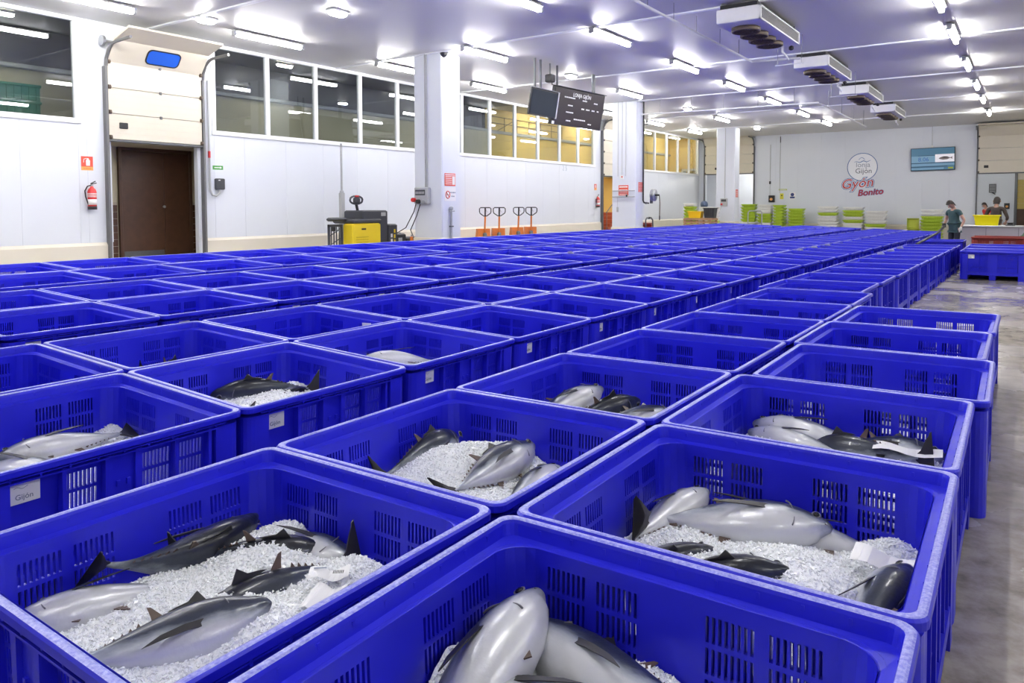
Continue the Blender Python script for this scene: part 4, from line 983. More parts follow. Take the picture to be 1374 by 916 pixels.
oc = thing('orange_plug', 'small orange plug leaning against the first column', 'plug', (-12.32, 13.3, .62)); MB().bbox(-.03, .03, -.03, .03, 0, .22, .01).build('body', ORANGE, oc); MB().lathe([(.02, 0), (.02, .05)], 8, o=(0, 0, .22)).build('pin', STEEL, oc); MB().tube([(0, 0, 0), (-.3, .1, -.3)], .012, 6).build('cord', BLACK, oc)
po = thing('measuring_post', 'tall pale grey post with a thin rod standing behind the yellow truck', 'post', (-14.2, 12.78, .3))
MB().bbox(-.05, .05, -.06, .06, 0, 1.62, .01).build('sleeve', GREYP, po); MB().tube([(0, 0, 1.6), (0, 0, 2.85)], .026, 8).build('rod', STEEL, po); MB().lathe([(.05, 0), (.05, .06), (.03, .08)], 10, o=(0, 0, 1.6)).build('collar', STEEL, po)
MB().lathe([(.2, 0), (.2, .02), (.05, .03)], 16).build('foot_plate', DARKSTEEL, po)

# ------------------------------------------------------------------ hand pallet jacks
def jack(y, label, hx=-13.6, dx=0):
    t = thing('hand_pallet_jack', label, 'pallet jack', (hx, y, .3), (0, 0, R(52+dx)), 'orange hand pallet jacks by the wall')
    # local -y = handle side
    MB().tube([(0, .02, .45), (0, -.02, .95)], .028, 8).build('shaft', ORANGE, t)
    nk = MB().tube([(0, -.02, .95), (0, -.03, 1.22)], .026, 8).build('neck', BLACK, t)
    lp = [(-.05, .97), (-.17, 1.05), (-.19, 1.10), (-.19, 1.19), (-.15, 1.225), (.15, 1.225), (.19, 1.19), (.19, 1.10), (.17, 1.05), (.05, .97)]
    MB().tube([(x, -.03, z) for x, z in lp], .016, 7, closed=True).build('handle_loop', BLACK, t)
    MB().tube([(.02, -.03, 1.17), (.06, -.05, 1.08)], .008, 5).build('release_lever', STEEL, t)
    MB().lathe([(.06, .1), (.065, .12), (.065, .42), (.04, .46)], 12).build('pump', DARKSTEEL, t, True)
    bd_ = MB().prism([(.02, .10), (.16, .10), (.34, .12), (.22, .58), (.06, .58)], -.2, .2, 'yz').build('body', ORANGE, t)
    for x in (-.2, .2):
        MB().bbox(x-.08, x+.08, .16, 1.3, .07, .14, .012).build('fork', ORANGE, t)
    for x in (-.08, .08): MB().lathe([(.02, -.03), (.09, -.03), (.09, .03), (.02, .03)], 14, axis='x', o=(x, 0, .09)).build('wheel', BLACK, t, True)
jack(17.95, 'hand pallet jack with orange shaft, first one past the column with the socket box', -13.6, 8)
jack(18.55, 'hand pallet jack with orange shaft overlapping the first one past the column', -13.5, -4)
jack(19.75, 'hand pallet jack with orange shaft, third along from the socket column', -13.6, 8)
jack(20.35, 'hand pallet jack with orange shaft, last along the white wall', -13.5, -4)

# ------------------------------------------------------------------ fire extinguishers, signs, boxes on the walls
def extinguisher(y, z, label, x=XW+.1):
    t = thing('fire_extinguisher', label, 'fire extinguisher', (x, y, z))
    MB().lathe([(.06, 0), (.078, .02), (.08, .34), (.065, .39), (.035, .42), (.025, .45)], 16).build('cylinder', RED, t, True)
    MB().lathe([(.082, 0), (.082, .06), (.078, .065)], 16).build('foot_ring', BLACK, t, True)
    MB().lathe([(.081, .09), (.0815, .20), (.081, .2)], 16).build('label_band', SIGNW, t, True)
    for k in range(3): MB().lathe([(.0815, .24+.03*k), (.082, .25+.03*k), (.0815, .255+.03*k)], 16).build('print_line', SIGNW, t, True)
    MB().tube([(0, 0, .45), (0, .01, .48)], .022, 8).build('valve', STEEL, t)
    MB().tube([(0, -.02, .49), (.0, .09, .515)], .010, 6).build('carry_handle', BLACK, t); MB().tube([(0, -.02, .50), (.0, .07, .55)], .010, 6).build('squeeze_lever', BLACK, t)
    MB().tube([(0, -.02, .47), (0, -.08, .45), (0, -.13, .36), (0, -.12, .25), (0, -.08, .12), (0, -.06, .06)], .012, 6).build('hose', BLACK, t)
    MB().bbox(-.1, -.08, -.03, .03, .2, .35, .004).build('wall_bracket', DARKSTEEL, t)
extinguisher(7.06, 1.53, 'red fire extinguisher on the wall beside the door with the blue window')
extinguisher(27.55, 1.5, 'red fire extinguisher on the wall beside the stairwell opening')
def sign(label, origin, face, w_, h_, bg, cat='sign', th=.006):
    rot = (0, 0, 0) if face == 'y' else (0, 0, pi/2)
    t = thing('wall_sign', label, cat, origin, rot); MB().bbox(-w_/2, w_/2, -th, 0, 0, h_, .002).build('plate', bg, t); return t
def deco(t, nm, m, rects, d=-.008):
    for a, c, e_, f_ in rects: MB().box(a, c, d, -.005, e_, f_).build(nm, m, t)
s1 = sign('red fire extinguisher sign with white pictogram above the extinguisher by the blue window door', (XW, 7.03, 2.29), 'x', .22, .27, SIGNRED)
MB().prism([(-.02, .09), (.05, .09), (.055, .19), (.03, .215), (.03, .235), (-.005, .235), (-.005, .215), (-.025, .19)], -.009, -.005, 'xz').build('pictogram', SIGNW, s1)
MB().tube([(-.01, -.007, .23), (-.06, -.007, .215), (-.065, -.007, .15)], .007, 5).build('pictogram_hose', SIGNW, s1); deco(s1, 'text_band', SIGNO, [(-.11, .11, .0, .07)]); link('lettering', text_mesh('EXTINTOR', .03, SIGNRED), s1, (0, -.0085, .022), FACE_MY)
s2 = sign('red fire extinguisher sign beside the stairwell opening', (XW, 27.5, 2.22), 'x', .2, .26, SIGNRED); deco(s2, 'text_band', SIGNO, [(-.1, .1, .0, .08)]); MB().prism([(-.025, .1), (.03, .1), (.03, .2), (.01, .235), (-.01, .235), (-.025, .2)], -.009, -.005, 'xz').build('pictogram', SIGNW, s2)
s3 = sign('small green exit sign with a white arrow beside the grey switch box', (XW, 9.85, 2.41), 'x', .26, .09, SIGNG); MB().prism([(-.09, .035), (.05, .035), (.05, .02), (.1, .045), (.05, .07), (.05, .055), (-.09, .055)], -.009, -.005, 'xz').build('arrow', SIGNW, s3)
sb = thing('switch_box', 'dark grey door control box with conduit below the green sign', 'control box', (XW, 9.86, 1.96)); MB().bbox(0, .09, -.11, .11, 0, .25, .015).build('housing', CHAR, sb); MB().box(.09, .093, -.06, -.01, .2, .22).build('maker_plate', SIGNW, sb)
MB().tube([(.05, .0, 0), (.05, -.02, -.08), (.05, -.09, -.14), (.05, -.19, -.12), (.05, -.24, 0), (.05, -.25, 2.4)], .022, 8).build('conduit', GREYP, sb); MB().bbox(.03, .08, -.27, -.23, .7, .85, .005).build('limit_switch', RED, sb)
# items on the first column
eb = thing('socket_box', 'grey electrical socket box on the first column with two plugs', 'socket box', (-11.95, 13.35, 1.63)); MB().bbox(-.21, .22, -.12, 0, 0, .40, .015).build('housing', GREYP, eb); MB().bbox(-.17, .14, -.13, -.11, .21, .34, .006).build('breaker_window', CHAR, eb)
for k in range(6): MB().bbox(-.15+.048*k, -.12+.048*k, -.136, -.128, .24, .30, .002).build('breaker', GREYP, eb)
MB().lathe([(.05, 0), (.055, .08), (.03, .12)], 10, axis='y', o=(-.2, -.2, .10)).build('red_socket', RED, eb); MB().lathe([(.05, 0), (.055, .08)], 10, axis='y', o=(-.05, -.2, .06)).build('black_plug', BLACK, eb); MB().lathe([(.04, 0), (.045, .08)], 10, axis='y', o=(.1, -.19, .06)).build('grey_socket', STEEL, eb)
MB().tube([(.08, -.03, .4), (.08, -.03, ZC-1.63)], .018, 6).build('conduit', GREYP, eb); MB().tube([(.13, -.03, .4), (.13, -.03, ZC-1.63)], .012, 6).build('conduit', GREYP, eb)
n1 = sign('red and white safety notice with text lines on the first column', (-11.38, 13.64, 2.06), 'x', .40, .30, SIGNRED); deco(n1, 'text_line', SIGNW, [(-.18, .18, .255, .275)]+[(-.17, .06, .04+.045*k, .055+.045*k) for k in range(5)]); deco(n1, 'text_panel', SIGNW, [(.08, .18, .03, .235)])
n2 = sign('white no smoking notice with red circle on the first column', (-11.38, 13.64, 1.70), 'x', .42, .33, SIGNW); MB().tube([(-.09+.075*cos(2*pi*i/16), -.008, .15+.085*sin(2*pi*i/16)) for i in range(16)], .012, 5, closed=True).build('red_ring', SIGNRED, n2); MB().tube([(-.14, -.008, .21), (-.04, -.008, .09)], .01, 5).build('red_bar', SIGNRED, n2); deco(n2, 'cigarette', INKB, [(-.13, -.05, .145, .16)])
link('lettering', text_mesh('PROHIBIDO', .04, INK), n2, (.10, -.0075, .19), FACE_MY); link('lettering', text_mesh('FUMAR', .04, INK), n2, (.10, -.0075, .10), FACE_MY)
tp = thing('water_tap', 'grey standpipe with tap on the side of the first column', 'tap', (-11.33, 13.62, .3)); MB().tube([(0, 0, 0), (0, 0, 1.2)], .028, 8).build('pipe', STEEL, tp); MB().lathe([(.03, 0), (.05, .02), (.05, .07), (.02, .09)], 10, o=(0, 0, 1.18)).build('valve', STEEL, tp); MB().tube([(0, -.06, 1.16), (0, .12, 1.16)], .016, 6).build('lever', STEEL, tp)
for z in (.42, .78): MB().bbox(-.03, .04, -.05, .05, z, z+.03, .005).build('clamp', DARKSTEEL, tp)
dc = thing('dome_camera', 'small black dome camera at the top of the first column', 'camera', (-11.36, 13.42, ZC-.12)); MB().lathe([(.06, .12), (.09, .10), (.09, .06), (.07, .02), (.03, -.01), (.003, -.02)], 14).build('dome', BLACK, dc, True); MB().lathe([(.1, .1), (.1, .12)], 14).build('mount', CHAR, dc)
# items on the second column
n3 = sign('red safety notice with white text lines on the front of the second column', (-11.70, 23.5, 1.93), 'y', .38, .36, SIGNRED); deco(n3, 'text_line', SIGNW, [(-.16, .16, .28, .32)]+[(-.16, .16, .03+.055*k, .045+.055*k) for k in range(4)])
n4 = sign('pale red notice behind the black pipe on the second column', (-11.22, 23.85, 2.05), 'x', .34, .34, SIGNRED); deco(n4, 'text_line', SIGNW, [(-.15, .15, .03+.05*k, .042+.05*k) for k in range(6)])
tr_ = thing('cable_rail', 'two grey rails across the front of the second column', 'rail', (-12.1, 23.46, 1.86)); MB().bbox(0, .86, -.03, 0, .22, .25, .004).build('rail', STEEL, tr_); MB().bbox(0, .86, -.05, 0, 0, .04, .004).build('rail', STEEL, tr_); MB().bbox(.55, .59, -.09, -.03, .02, .1, .004).build('hook', BLACK, tr_)
sk = thing('wall_socket', 'small white socket with conduits on the second column', 'socket', (-11.75, 23.5, 2.5)); MB().bbox(-.07, .07, -.07, 0, 0, .14, .01).build('housing', WHITEP, sk); MB().lathe([(.025, 0), (.025, .03)], 10, axis='y', o=(.03, -.1, .08)).build('socket', RED, sk)
for dx in (-.16, 0, .14): MB().tube([(dx, -.02, .1), (dx, -.02, ZC-2.5)], .009, 5).build('conduit', GREYP, sk)
pe = thing('hanging_switch', 'grey pendant switch on a cord at the second column', 'switch', (-11.9, 23.44, 1.35)); MB().tube([(0, 0, .16), (0, 0, .55)], .006, 5).build('cord', GREYP, pe); MB().bbox(-.03, .03, -.03, .03, 0, .18, .01).build('switch_body', GREYP, pe)
bp_ = thing('standing_pipe', 'black vertical pipe on the corner of the second column', 'pipe', (-11.18, 24.0, 0)); MB().tube([(0, 0, ZC), (0, 0, 1.75), (.0, .08, 1.68), (.0, .45, 1.66)], .028, 8).build('pipe', BLACK, bp_); MB().bbox(-.03, .03, .2, .3, 1.63, 1.7, .01).build('valve', DARKSTEEL, bp_)
hr = thing('hose_reel', 'grey hose reel with hanging hose beside the second column', 'hose reel', (-11.12, 24.75, 1.95)); MB().lathe([(.04, -.06), (.22, -.06), (.22, -.04), (.1, -.03), (.1, .03), (.22, .04), (.22, .06), (.04, .06)], 18, axis='x').build('drum', STEEL, hr, True); MB().bbox(.05, .22, -.03, .03, -.03, .03, .006).build('axle', BLACK, hr); MB().bbox(-.12, -.05, -.06, .06, -.3, .1, .006).build('bracket', DARKSTEEL, hr)
MB().tube([(.2, .05, -.02), (.2, .1, -.3), (.2, .08, -.75)], .016, 6).build('hose', FANB, hr); MB().tube([(.2, .08, -.75), (.2, .08, -.9)], .022, 6).build('nozzle', BLACK, hr)
hp = thing('hoop_guard', 'dark bent pipe hoop standing beside the second column', 'pipe', (-11.1, 24.05, .24)); MB().tube([(0, 0, 0), (0, 0, .82), (0, .08, .9), (0, .45, .9), (0, .58, .82), (0, .62, .5), (0, .55, .1)], .026, 8).build('hoop', DARKSTEEL, hp); MB().bbox(-.04, .04, .24, .32, .86, .93, .01).build('joint', BLACK, hp)
# items on the third column and beyond
e3 = thing('socket_box', 'grey electrical socket box on the far column with cables', 'socket box', (-11.75, 34.1, 1.52)); MB().bbox(-.16, .16, -.1, 0, 0, .38, .015).build('housing', GREYP, e3); MB().bbox(-.12, .12, -.11, -.09, .22, .33, .006).build('breaker_window', CHAR, e3); MB().lathe([(.04, 0), (.05, .08)], 10, axis='y', o=(-.09, -.17, .1)).build('red_socket', RED, e3); MB().tube([(.03, -.03, .38), (.03, -.03, ZC-1.52)], .018, 6).build('conduit', GREYP, e3)
MB().tube([(-.06, -.15, .08), (-.2, -.2, -.4), (-.3, -.2, -.8)], .008, 5).build('cable', GREYP, e3)
n5 = sign('small pale red notice on the side of the far column', (-11.28, 34.45, 1.95), 'x', .34, .36, SIGNRED); deco(n5, 'text_line', SIGNW, [(-.14, .14, .04+.06*k, .06+.06*k) for k in range(5)])
fb = thing('door_control', 'black control box with orange knob beside the far door', 'control box', (-11.05, YB, 1.72)); MB().bbox(-.15, .15, -.1, 0, 0, .36, .015).build('housing', BLACK, fb); MB().lathe([(.07, 0), (.07, .04), (.05, .06)], 14, axis='y', o=(0, -.16, .16)).build('knob', SIGNO, fb)
for z in (.6, 1.0): pass
MB().tube([(-.1, -.02, .36), (-.1, -.02, 3.0)], .014, 6).build('conduit', GREYP, fb); MB().bbox(-.14, -.06, -.06, 0, .95, 1.1, .006).build('limit_switch', BLACK, fb)
cd = thing('wall_conduit', 'thin grey conduit running up the back wall beside the far door', 'conduit', (-10.65, YB-.02, 2.2)); MB().tube([(0, 0, 0), (0, 0, 2.95)], .014, 6).build('conduit', GREYP, cd); MB().tube([(.0, 0, 2.6), (.0, 0, 2.9)], .022, 6).build('sleeve', BLACK, cd)
n6 = sign('yellow warning notice on the back wall by the far door', (-10.55, YB, 1.88), 'y', .18, .3, mat('sign_yellow', (.75, .68, .05), .5)); deco(n6, 'pictogram', INKB, [(-.03, .03, .16, .22)])
n6b = sign('long pale green notice strip above the yellow warning notice', (-10.50, YB, 2.33), 'y', .42, .08, mat('sign_pale_green', (.5, .55, .2), .5)); deco(n6b, 'text_line', SIGNW, [(-.16, .16, .03, .045)])
n7 = sign('blue and white hand washing notice next to the yellow one', (-10.02, YB, 1.88), 'y', .30, .34, SIGNW); deco(n7, 'text_block', mat('sign_blue', (.03, .05, .2), .5), [(-.12, .12, .04, .13)]); MB().lathe([(.09, 0), (.09, .003)], 16, axis='y', o=(0, -.0095, .23)).build('pictogram', MATS['sign_blue'], n7)
rk = thing('pipe_frame', 'grey bent pipe frame standing beside the far column', 'pipe', (-11.1, 35.6, .22)); MB().tube([(0, 0, 0), (0, 0, 1.0), (.08, 0, 1.08), (.6, 0, 1.08), (.66, 0, 1.0), (.66, 0, 0)], .03, 8).build('frame', STEEL, rk); MB().tube([(0, 0, .5), (.66, 0, .5)], .02, 6).build('crossbar', STEEL, rk)
# small numbers and rail on the walls
nu = thing('wall_number', 'small blue grey number decal below the windows of the left wall', 'number', (XW+.001, 25.0, 2.95)); link('digits', text_mesh('2 5', .28, mat('number_blue', (.45, .52, .6), .5)), nu, (0, 0, 0), FACE_PX)

# ------------------------------------------------------------------ hanging displays
d1_ = thing('display_screen', 'black flat screen hung from the ceiling with its back shaded', 'screen', (-10.0, 15.66, 4.14), (0, R(10), 0))
MB().bbox(-.05, .0, -.62, .62, -.33, .33, .015).build('casing', BLACK, d1_); MB().box(.0, .004, -.58, .58, -.29, .29).build('screen', mat('screen_dark', (.035, .045, .06), .12), d1_); MB().bbox(-.06, .03, -.62, .62, .33, .345, .004).build('top_edge', GREYP, d1_)
MB().bbox(-.04, .02, .61, .64, -.33, .34, .004).build('side_edge', SIGNW, d1_)
for y in (-.45, -.2): MB().tube([(0, 0, 0), (0, 0, .74)], .03, 8).build('hanger', DARKSTEEL, d1_, loc=(-.03, y, .3), rot=(0, R(-10), 0))
d2_ = thing('display_board', 'large dark display board with rows of white lettering hung from the ceiling', 'screen', (-10.0, 17.42, 4.17), (0, R(10), R(-4)))
MB().bbox(-.12, 0, -1.18, 1.18, -.49, .49, .015).build('casing', BLACK, d2_); MB().box(0, .004, -1.14, 1.14, -.46, .46).build('screen', mat('board_face', (.055, .045, .048), .25), d2_); MB().bbox(-.14, .04, -1.2, 1.2, .49, .505, .004).build('top_edge', BLACK, d2_)
link('lettering', text_mesh('LONJA GIJÓN', .14, LED), d2_, (.006, .05, .30), FACE_PX)
for y0, y1, z in ((-.75, -.25, .24), (.10, .32, .22), (.66, .86, .20), (-.55, -.32, .04), (.1, .24, .0), (.32, .5, .0), (.6, .76, .0), (.86, .96, .0), (-.6, -.25, -.14), (-.55, -.33, -.36), (-.2, .36, -.30), (.5, .68, -.38)):
    n_ = max(2, int((y1-y0)/.055))
    for k in range(n_): MB().box(.004, .006, y0+(y1-y0)*k/n_, y0+(y1-y0)*(k+.72)/n_, z, z+.032).build('text_mark', LED, d2_)
MB().bbox(-.02, .01, -1.16, -1.06, -.48, -.40, .004).build('sticker', SIGNW, d2_)
for y in (-1.05, .62, .7): MB().tube([(0, 0, 0), (0, 0, .56)], .028, 8).build('hanger', DARKSTEEL, d2_, loc=(-.06, y, .45), rot=(0, R(-10), 0))
lb = thing('junction_box', 'small black box hung on a stem between the two displays', 'box', (-10.1, 16.1, 4.72)); MB().bbox(-.1, .1, -.1, .1, 0, .2, .02).build('housing', BLACK, lb); MB().tube([(0, 0, .18), (0, 0, ZC-4.72)], .02, 6).build('stem', DARKSTEEL, lb); MB().tube([(.06, 0, 0), (.06, 0, -.06)], .012, 5).build('cable', BLACK, lb)

# ------------------------------------------------------------------ television and logo on the back wall
tv = thing('wall_television', 'blue wall screen showing a price and a fish picture', 'television', (-3.74, YB-.12, 3.16), (0, R(-1), 0))
SB1 = mat('screen_blue', (.06, .16, .25), .3, emit=(.10, .27, .40), estr=.12); SB2 = mat('screen_light_blue', (.16, .32, .46), .3, emit=(.3, .5, .65), estr=.1); SBD = mat('screen_navy', (.02, .06, .13), .3); SBW = mat('screen_white', (.8, .78, .85), .3, emit=(1, .97, 1), estr=.15)
MB().bbox(-.9, .9, -.02, .06, 0, 1.06, .012).build('casing', BLACK, tv); MB().box(-.87, .87, -.024, -.02, .03, 1.03).build('screen', SB1, tv)
def scr(nm, m, a, c, e_, f_): return MB().box(a, c, -.027, -.024, e_, f_).build(nm, m, tv)
scr('price_panel', SB2, -.87, .10, .38, .68); scr('dark_band', SBD, -.6, .10, .69, .71); scr('picture_panel', SBW, .10, .87, .38, .74); scr('dark_band', SBD, -.87, .87, .34, .37); scr('light_band', SB2, -.87, .87, .22, .33); scr('dark_band', SBD, -.87, .6, .17, .20); scr('light_band', SB2, -.87, .45, .06, .13); scr('green_mark', LIMED, .62, .82, .06, .14)
link('digits', text_mesh('8.06', .26, mat('digit_blue', (.03, .12, .45), .4)), tv, (-.37, -.029, .44), FACE_MY)
fp = MB().prism([(.24, .55), (.32, .60), (.45, .63), (.58, .62), (.70, .57), (.80, .62), (.78, .56), (.80, .50), (.70, .55), (.58, .49), (.42, .48), (.30, .51)], -.029, -.027, 'xz').build('fish_picture', mat('fish_print', (.25, .2, .2), .5), tv)
MB().prism([(.32, .60), (.45, .63), (.58, .62), (.70, .57), (.45, .575)], -.0305, -.029, 'xz').build('fish_back', INKB, fp)
MB().tube([(-.02, .03, 1.05), (-.02, .03, ZC-3.16)], .012, 6).build('cable_conduit', GREYP, tv); MB().bbox(-.06, .02, -.0, .05, 1.06, 1.16, .01).build('socket', WHITEP, tv)
lg = thing('wall_logo', 'round market logo with red script lettering painted on the back wall', 'logo', (-6.75, YB, 2.0))
LB = mat('logo_blue', (.07, .18, .42), .5); LR = mat('logo_red', (.55, .03, .03), .5); LG = mat('logo_grey', (.35, .38, .44), .5); LW = mat('logo_white', (.88, .89, .92), .5)
MB().lathe([(.66, 0), (.66, .004)], 40, axis='y', o=(0, -.005, 1.42)).build('disc', LW, lg)
MB().tube([(.67*cos(2*pi*i/48), -.006, 1.42+.67*sin(2*pi*i/48)) for i in range(48)], .016, 5, closed=True).build('ring', LB, lg)
MB().tube([(-.36+.74*i/16, -.009, 1.66+.03*sin(i*.9)+.05*i/16) for i in range(17)], [.006+.012*sin(pi*i/16) for i in range(17)], 5).build('wave', LB, lg); MB().tube([(-.16+.26*i/10, -.009, 1.78+.10*sin(pi*i/10)) for i in range(11)], .010, 5).build('wave_crest', LB, lg)
link('lettering', text_mesh('lonja', .34, LG, extrude=.002), lg, (.03, -.008, 1.42), FACE_MY); link('lettering', text_mesh('Gijón', .34, mat('logo_dark', (.14, .15, .18), .5), extrude=.002), lg, (.06, -.008, 1.12), FACE_MY)
for body, size, x, z in (('Gyón', .66, -.22, .42), ('Bonito', .42, .38, .06)):
    for off, m, d in ((.075*size, LB, -.012), (.035*size, LW, -.016), (.0, LR, -.020)) if size > .5 else ((.045*size, LB, -.012), (.008*size, LR, -.018)):
        link('lettering', text_mesh(body, size, m, offset=off, extrude=.002, shear=.25), lg, (x, d, z), (pi/2, R(-5), 0))

# ------------------------------------------------------------------ counter, tubs and workers at the far end
ct = thing('counter', 'grey metal work counter with pale top in front of the open doorway', 'counter', (-.85, 26.4, fz(-1)))
MB().bbox(-1.02, 1.5, -.42, .42, .03, .92, .01).build('cabinet', COUNTER, ct); MB().bbox(-1.08, 1.56, -.47, .47, .92, .96, .008).build('top', CONCRETE_TOP, ct)
for x in (-.2, .6): MB().bbox(x-.006, x+.006, -.424, -.42, .06, .9, .001).build('panel_joint', DARKSTEEL, ct)
tub('plastic_tub', 'bright yellow plastic tub standing on the grey counter', YTUB, (-1.05, 26.3, fz(-1)+.96), .66, .46, .31)
sc = thing('small_scale', 'small dark weighing dish on the counter beside the brown jacket', 'scale', (-.46, 26.2, fz(-1)+.96)); MB().lathe([(.09, 0), (.1, .02), (.06, .05), (.09, .08), (.13, .09)], 14).build('dish', CHAR, sc, True); MB().bbox(-.12, .12, -.1, .1, 0, .02, .005).build('base', DARKSTEEL, sc)
hz = thing('black_hose', 'black hose running from the worker down over the blue bins', 'hose', (0, 0, 0)); MB().tube([(-2.06, 25.14, .97), (-2.04, 24.7, .93), (-2.10, 23.6, .80), (-2.24, 22.6, .68), (-2.40, 21.7, .56)], .032, 8).build('hose', BLACK, hz); MB().lathe([(.05, 0), (.05, .12)], 10, o=(-2.06, 25.14, .92)).build('nozzle', CHAR, hz)
dp = thing('doorway_panel', 'black wall bracket and grille inside the far doorway', 'bracket', (-1.62, 45.9, 2.2)); MB().bbox(-.16, .16, -.05, 0, 0, .45, .01).build('grille_frame', CHAR, dp)
for k in range(5): MB().box(-.13, .13, -.06, -.05, .05+.08*k, .08+.08*k).build('slat', GREYP, dp)
MB().tube([(0, -.03, 0), (.12, -.2, -.08)], .03, 6).build('arm', BLACK, dp)
db = thing('door_control', 'black control box with orange light inside the far doorway', 'control box', (-.98, 45.95, 1.35)); MB().bbox(-.12, .12, -.08, 0, 0, .3, .01).build('housing', BLACK, db); MB().lathe([(.06, 0), (.06, .03)], 12, axis='y', o=(0, -.11, .13)).build('light', SIGNO, db)

def skin_obj(name, verts, edges_, m, parent, sub=2):
    me = bpy.data.meshes.new(name); me.from_pydata([v_[0] for v_ in verts], edges_, []); o = bpy.data.objects.new(name, me); COL.objects.link(o)
    o.modifiers.new('skin', 'SKIN'); ss = o.modifiers.new('sub', 'SUBSURF'); ss.levels = sub; ss.render_levels = sub
    for i, v_ in enumerate(verts):
        r_ = v_[1]; r_ = r_ if isinstance(r_, tuple) else (r_, r_); me.skin_vertices[0].data[i].radius = r_; me.skin_vertices[0].data[i].use_root = (i == 0)
    dg = bpy.context.evaluated_depsgraph_get(); me2 = bpy.data.meshes.new_from_object(o.evaluated_get(dg)); bpy.data.objects.remove(o)
    me2.materials.clear(); me2.materials.append(m); me2.polygons.foreach_set('use_smooth', [True]*len(me2.polygons))
    return link(name, me2, parent)
def person(label, loc, yawd, top, trous, lean=0., head_pitch=0., arms=None, sit=False, hair=HAIR, gloves=None, h=1.0):
    """faces local -y; lean = forward bend of the trunk in degrees"""
    t = thing('person', label, 'person', loc, (0, 0, R(yawd))); t.scale = (h, h, h)
    zp = .92 if not sit else .55; a = R(lean)
    def tr(dy, dz): return (0, -sin(a)*dz+cos(a)*dy, zp+cos(a)*dz+sin(a)*dy)
    def P(x, dy, dz): q = tr(dy, dz); return (x, q[1], q[2])
    hip = (0, 0, zp); v_ = [(hip, (.145, .105)), (P(0, 0, .14), (.135, .10)), (P(0, -.01, .32), (.15, .105)), (P(0, 0, .46), (.13, .09)), (P(0, 0, .545), (.06, .06)), (P(0, -.005, .60), (.052, .055))]
    e_ = [(0, 1), (1, 2), (2, 3), (3, 4), (4, 5)]
    hp_ = R(head_pitch)+a
    nk = P(0, -.005, .60); hd1 = (0, nk[1]-.015-sin(hp_)*.09, nk[2]+cos(hp_)*.08); hd2 = (0, hd1[1]-sin(hp_)*.09, hd1[2]+cos(hp_)*.09)
    v_ += [(hd1, (.072, .088)), (hd2, (.070, .086))]; e_ += [(5, 6), (6, 7)]
    arms = arms or {}; hands = []
    sh_idx = 3
    for s_ in (-1, 1):
        sh = P(s_*.19, 0, .475); el, wr = arms.get(s_, (P(s_*.26, .02, .20), P(s_*.25, -.06, -.03)))
        k = len(v_); v_ += [(P(s_*.10, 0, .475), .072), (sh, .062), (tuple((sh[i]+el[i])/2 for i in range(3)), .05), (el, .042), (tuple((wr[i]*.5+el[i]*.5) for i in range(3)), .038), (wr, .026)]
        e_ += [(3, k), (k, k+1), (k+1, k+2), (k+2, k+3), (k+3, k+4), (k+4, k+5)]; hands.append((s_, Vector(el), Vector(wr)))
    legs = []
    for s_ in (-1, 1):
        k = len(v_); hipj = (s_*.095, 0, zp-.06)
        kn, an = ((s_*.11, -.02, .49), (s_*.11, .02, .09)) if not sit else ((s_*.16, -.36, .52), (s_*.15, -.26, .09))
        v_ += [(hipj, .088), (tuple((hipj[i]+kn[i])/2 for i in range(3)), .075), (kn, .056), (tuple(.6*kn[i]+.4*an[i] for i in range(3)), .054), (an, .036), ((an[0], an[1]-.03, .045), .04), ((an[0], an[1]-.17, .03), .032)]
        e_ += [(0, k)]+[(k+i, k+i+1) for i in range(6)]; legs.append(k)
    bd = skin_obj('body', v_, e_, SKIN, t)
    grow = lambda idx, g: [(v_[i][0], tuple(q*g for q in v_[i][1]) if isinstance(v_[i][1], tuple) else v_[i][1]*g) for i in idx]
    # shirt: trunk plus sleeves to the elbow
    si = [0, 1, 2, 3, 8, 9, 10, 14, 15, 16]; long_ = gloves == 'long'
    if long_: si = [0, 1, 2, 3, 8, 9, 10, 11, 12, 14, 15, 16, 17, 18]
    mp = {q: i for i, q in enumerate(si)}
    skin_obj('shirt', grow(si, 1.14)+[((0, .0, zp-.09), (.165, .125))], [(mp[a_], mp[b_]) for a_, b_ in e_ if a_ in mp and b_ in mp]+[(0, len(si))], top, t)
    ti_ = [0]+[k+i for k in legs for i in range(5)]; mp = {q: i for i, q in enumerate(ti_)}
    skin_obj('trousers', grow(ti_, 1.13)+[(P(0, 0, .07), (.148, .112))], [(mp[a_], mp[b_]) for a_, b_ in e_ if a_ in mp and b_ in mp]+[(0, len(ti_))], trous, t)
    for k in legs:
        p = v_[k+5][0]; MB().bbox(p[0]-.05, p[0]+.05, p[1]-.19, p[1]+.07, 0, .10, .035).build('boot', WHITEP if gloves == 'w' else BLACK, t)
    # hands with five fingers
    for s_, el, wr in hands:
        d = (wr-el).normalized(); side = Vector((0, 0, 1)).cross(d); side = side.normalized() if side.length > .1 else Vector((1, 0, 0)); nn = d.cross(side)
        hm = MB(); hm.tube([wr-d*.01, wr+d*.03, wr+d*.08, wr+d*.095], [.026, .037, .038, .028], 8)
        for q in range(4):
            o_ = side*(-.027+.018*q); L_ = (.075, .085, .08, .062)[q]
            hm.tube([wr+d*.085+o_, wr+d*(.085+L_*.5)+o_-nn*.006, wr+d*(.085+L_*.85)+o_-nn*.022], [.0095, .009, .007], 6)
        hm.tube([wr+d*.03+side*.03, wr+d*.06+side*.056-nn*.01, wr+d*.09+side*.06-nn*.02], [.012, .0105, .008], 6)
        hm.build('glove' if gloves == 'w' else 'hand', GLOVE if gloves == 'w' else SKIN, t, True)
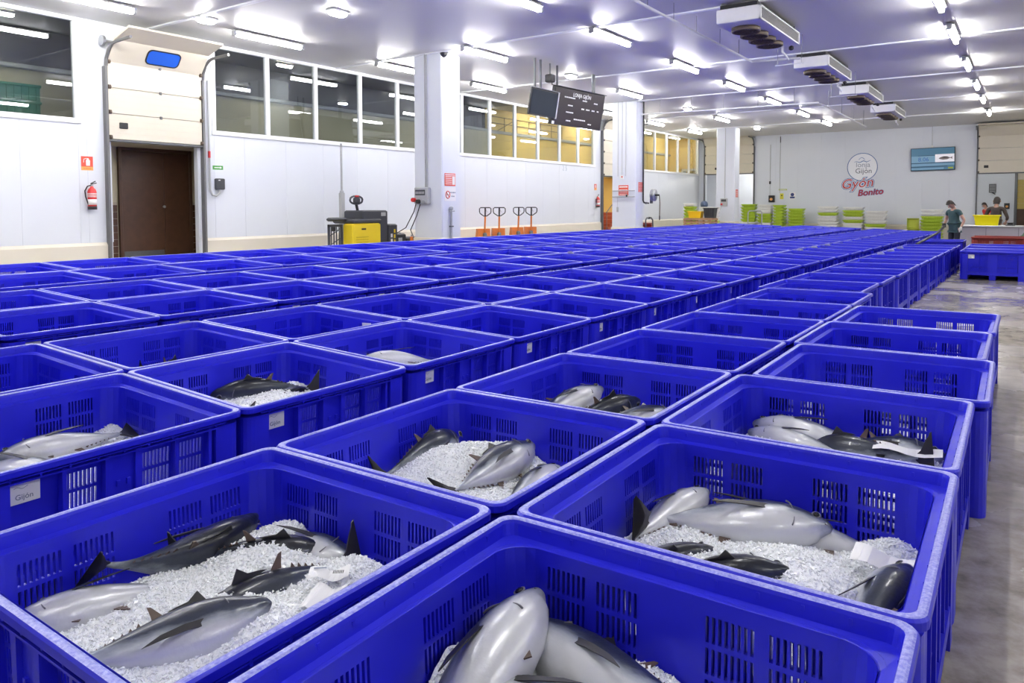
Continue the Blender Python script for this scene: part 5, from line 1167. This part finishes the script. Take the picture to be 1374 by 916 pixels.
    # hair, ears, nose, eyes
    up_ = Vector((0, -sin(hp_), cos(hp_))); fwd_ = Vector((0, -cos(hp_), -sin(hp_))); c = Vector(hd1)*.45+Vector(hd2)*.55
    hm = MB(); Ls = []
    for j in range(6):
        th = R(2+j*19); ring = []
        for q in range(14):
            ph = 2*pi*q/14; dirv = Vector((sin(th)*cos(ph), 0, 0))*.094+fwd_*(sin(th)*sin(ph)*.108)+up_*(cos(th)*.125)
            if j == 5 and sin(ph) > .1: dirv += up_*.07
            if j == 4 and sin(ph) > .1: dirv += up_*.035
            if j == 5 and sin(ph) < -.1: dirv -= up_*.11
            if j == 4 and sin(ph) < -.1: dirv -= up_*.04
            ring.append(tuple(c+dirv*1.02))
        Ls.append(ring)
    hm.loft(Ls, cap=False); hm.poly(Ls[0]); hm.build('hair', hair, t, True)
    fc = c-up_*.02
    MB().tube([fc+fwd_*.095+up_*.02, fc+fwd_*.118-up_*.015, fc+fwd_*.098-up_*.025], [.008, .014, .01], 6).build('nose', SKIN, bd)
    for s_ in (-1, 1):
        MB().tube([fc+Vector((s_*.09, 0, 0))+up_*.025, fc+Vector((s_*.098, 0, 0)), fc+Vector((s_*.088, 0, 0))-up_*.03], [.01, .014, .01], 6).build('ear', SKIN, bd)
        MB().tube([fc+Vector((s_*.033, 0, 0))+fwd_*.090+up_*.025, fc+Vector((s_*.033, 0, 0))+fwd_*.099+up_*.025], .010, 6).build('eye', INKB, bd)
    MB().tube([fc+Vector((-.025, 0, 0))+fwd_*.096-up_*.05, fc+Vector((.025, 0, 0))+fwd_*.096-up_*.05], .006, 5).build('mouth', mat('lips', (.4, .15, .13), .5), bd)
    return t
person('person in a dark teal short-sleeved shirt looking down, standing beside the counter', (-1.80, 25.25, fz(-2)), -40, TEAL, NAVY, 6, 38, {-1: ((-.29, -.02, 1.13), (-.17, -.22, .98)), 1: ((.30, .03, 1.14), (.27, -.05, .94))}, gloves='w', h=1.0)
person('person in a red shirt turned sideways inside the far doorway', (-1.45, 37.6, .02), -55, SHIRTRED, NAVY, 12, 10, None, h=.95)
person('person in a brown jacket seen from behind at the counter', (-.88, 28.0, .02), 170, JACKET, NAVY, 4, 8, {-1: ((-.30, -.03, 1.12), (-.22, -.22, .98)), 1: ((.30, -.03, 1.12), (.22, -.22, .98))}, gloves='long', h=1.03)
person('person in an olive green top crouching behind the dark red bins', (-.13, 24.5, .02), 80, OLIVE, JACKET, 25, 20, {-1: ((-.22, -.25, .80), (-.12, -.42, .95)), 1: ((.22, -.25, .80), (.15, -.45, .90))}, sit=True, h=.98)
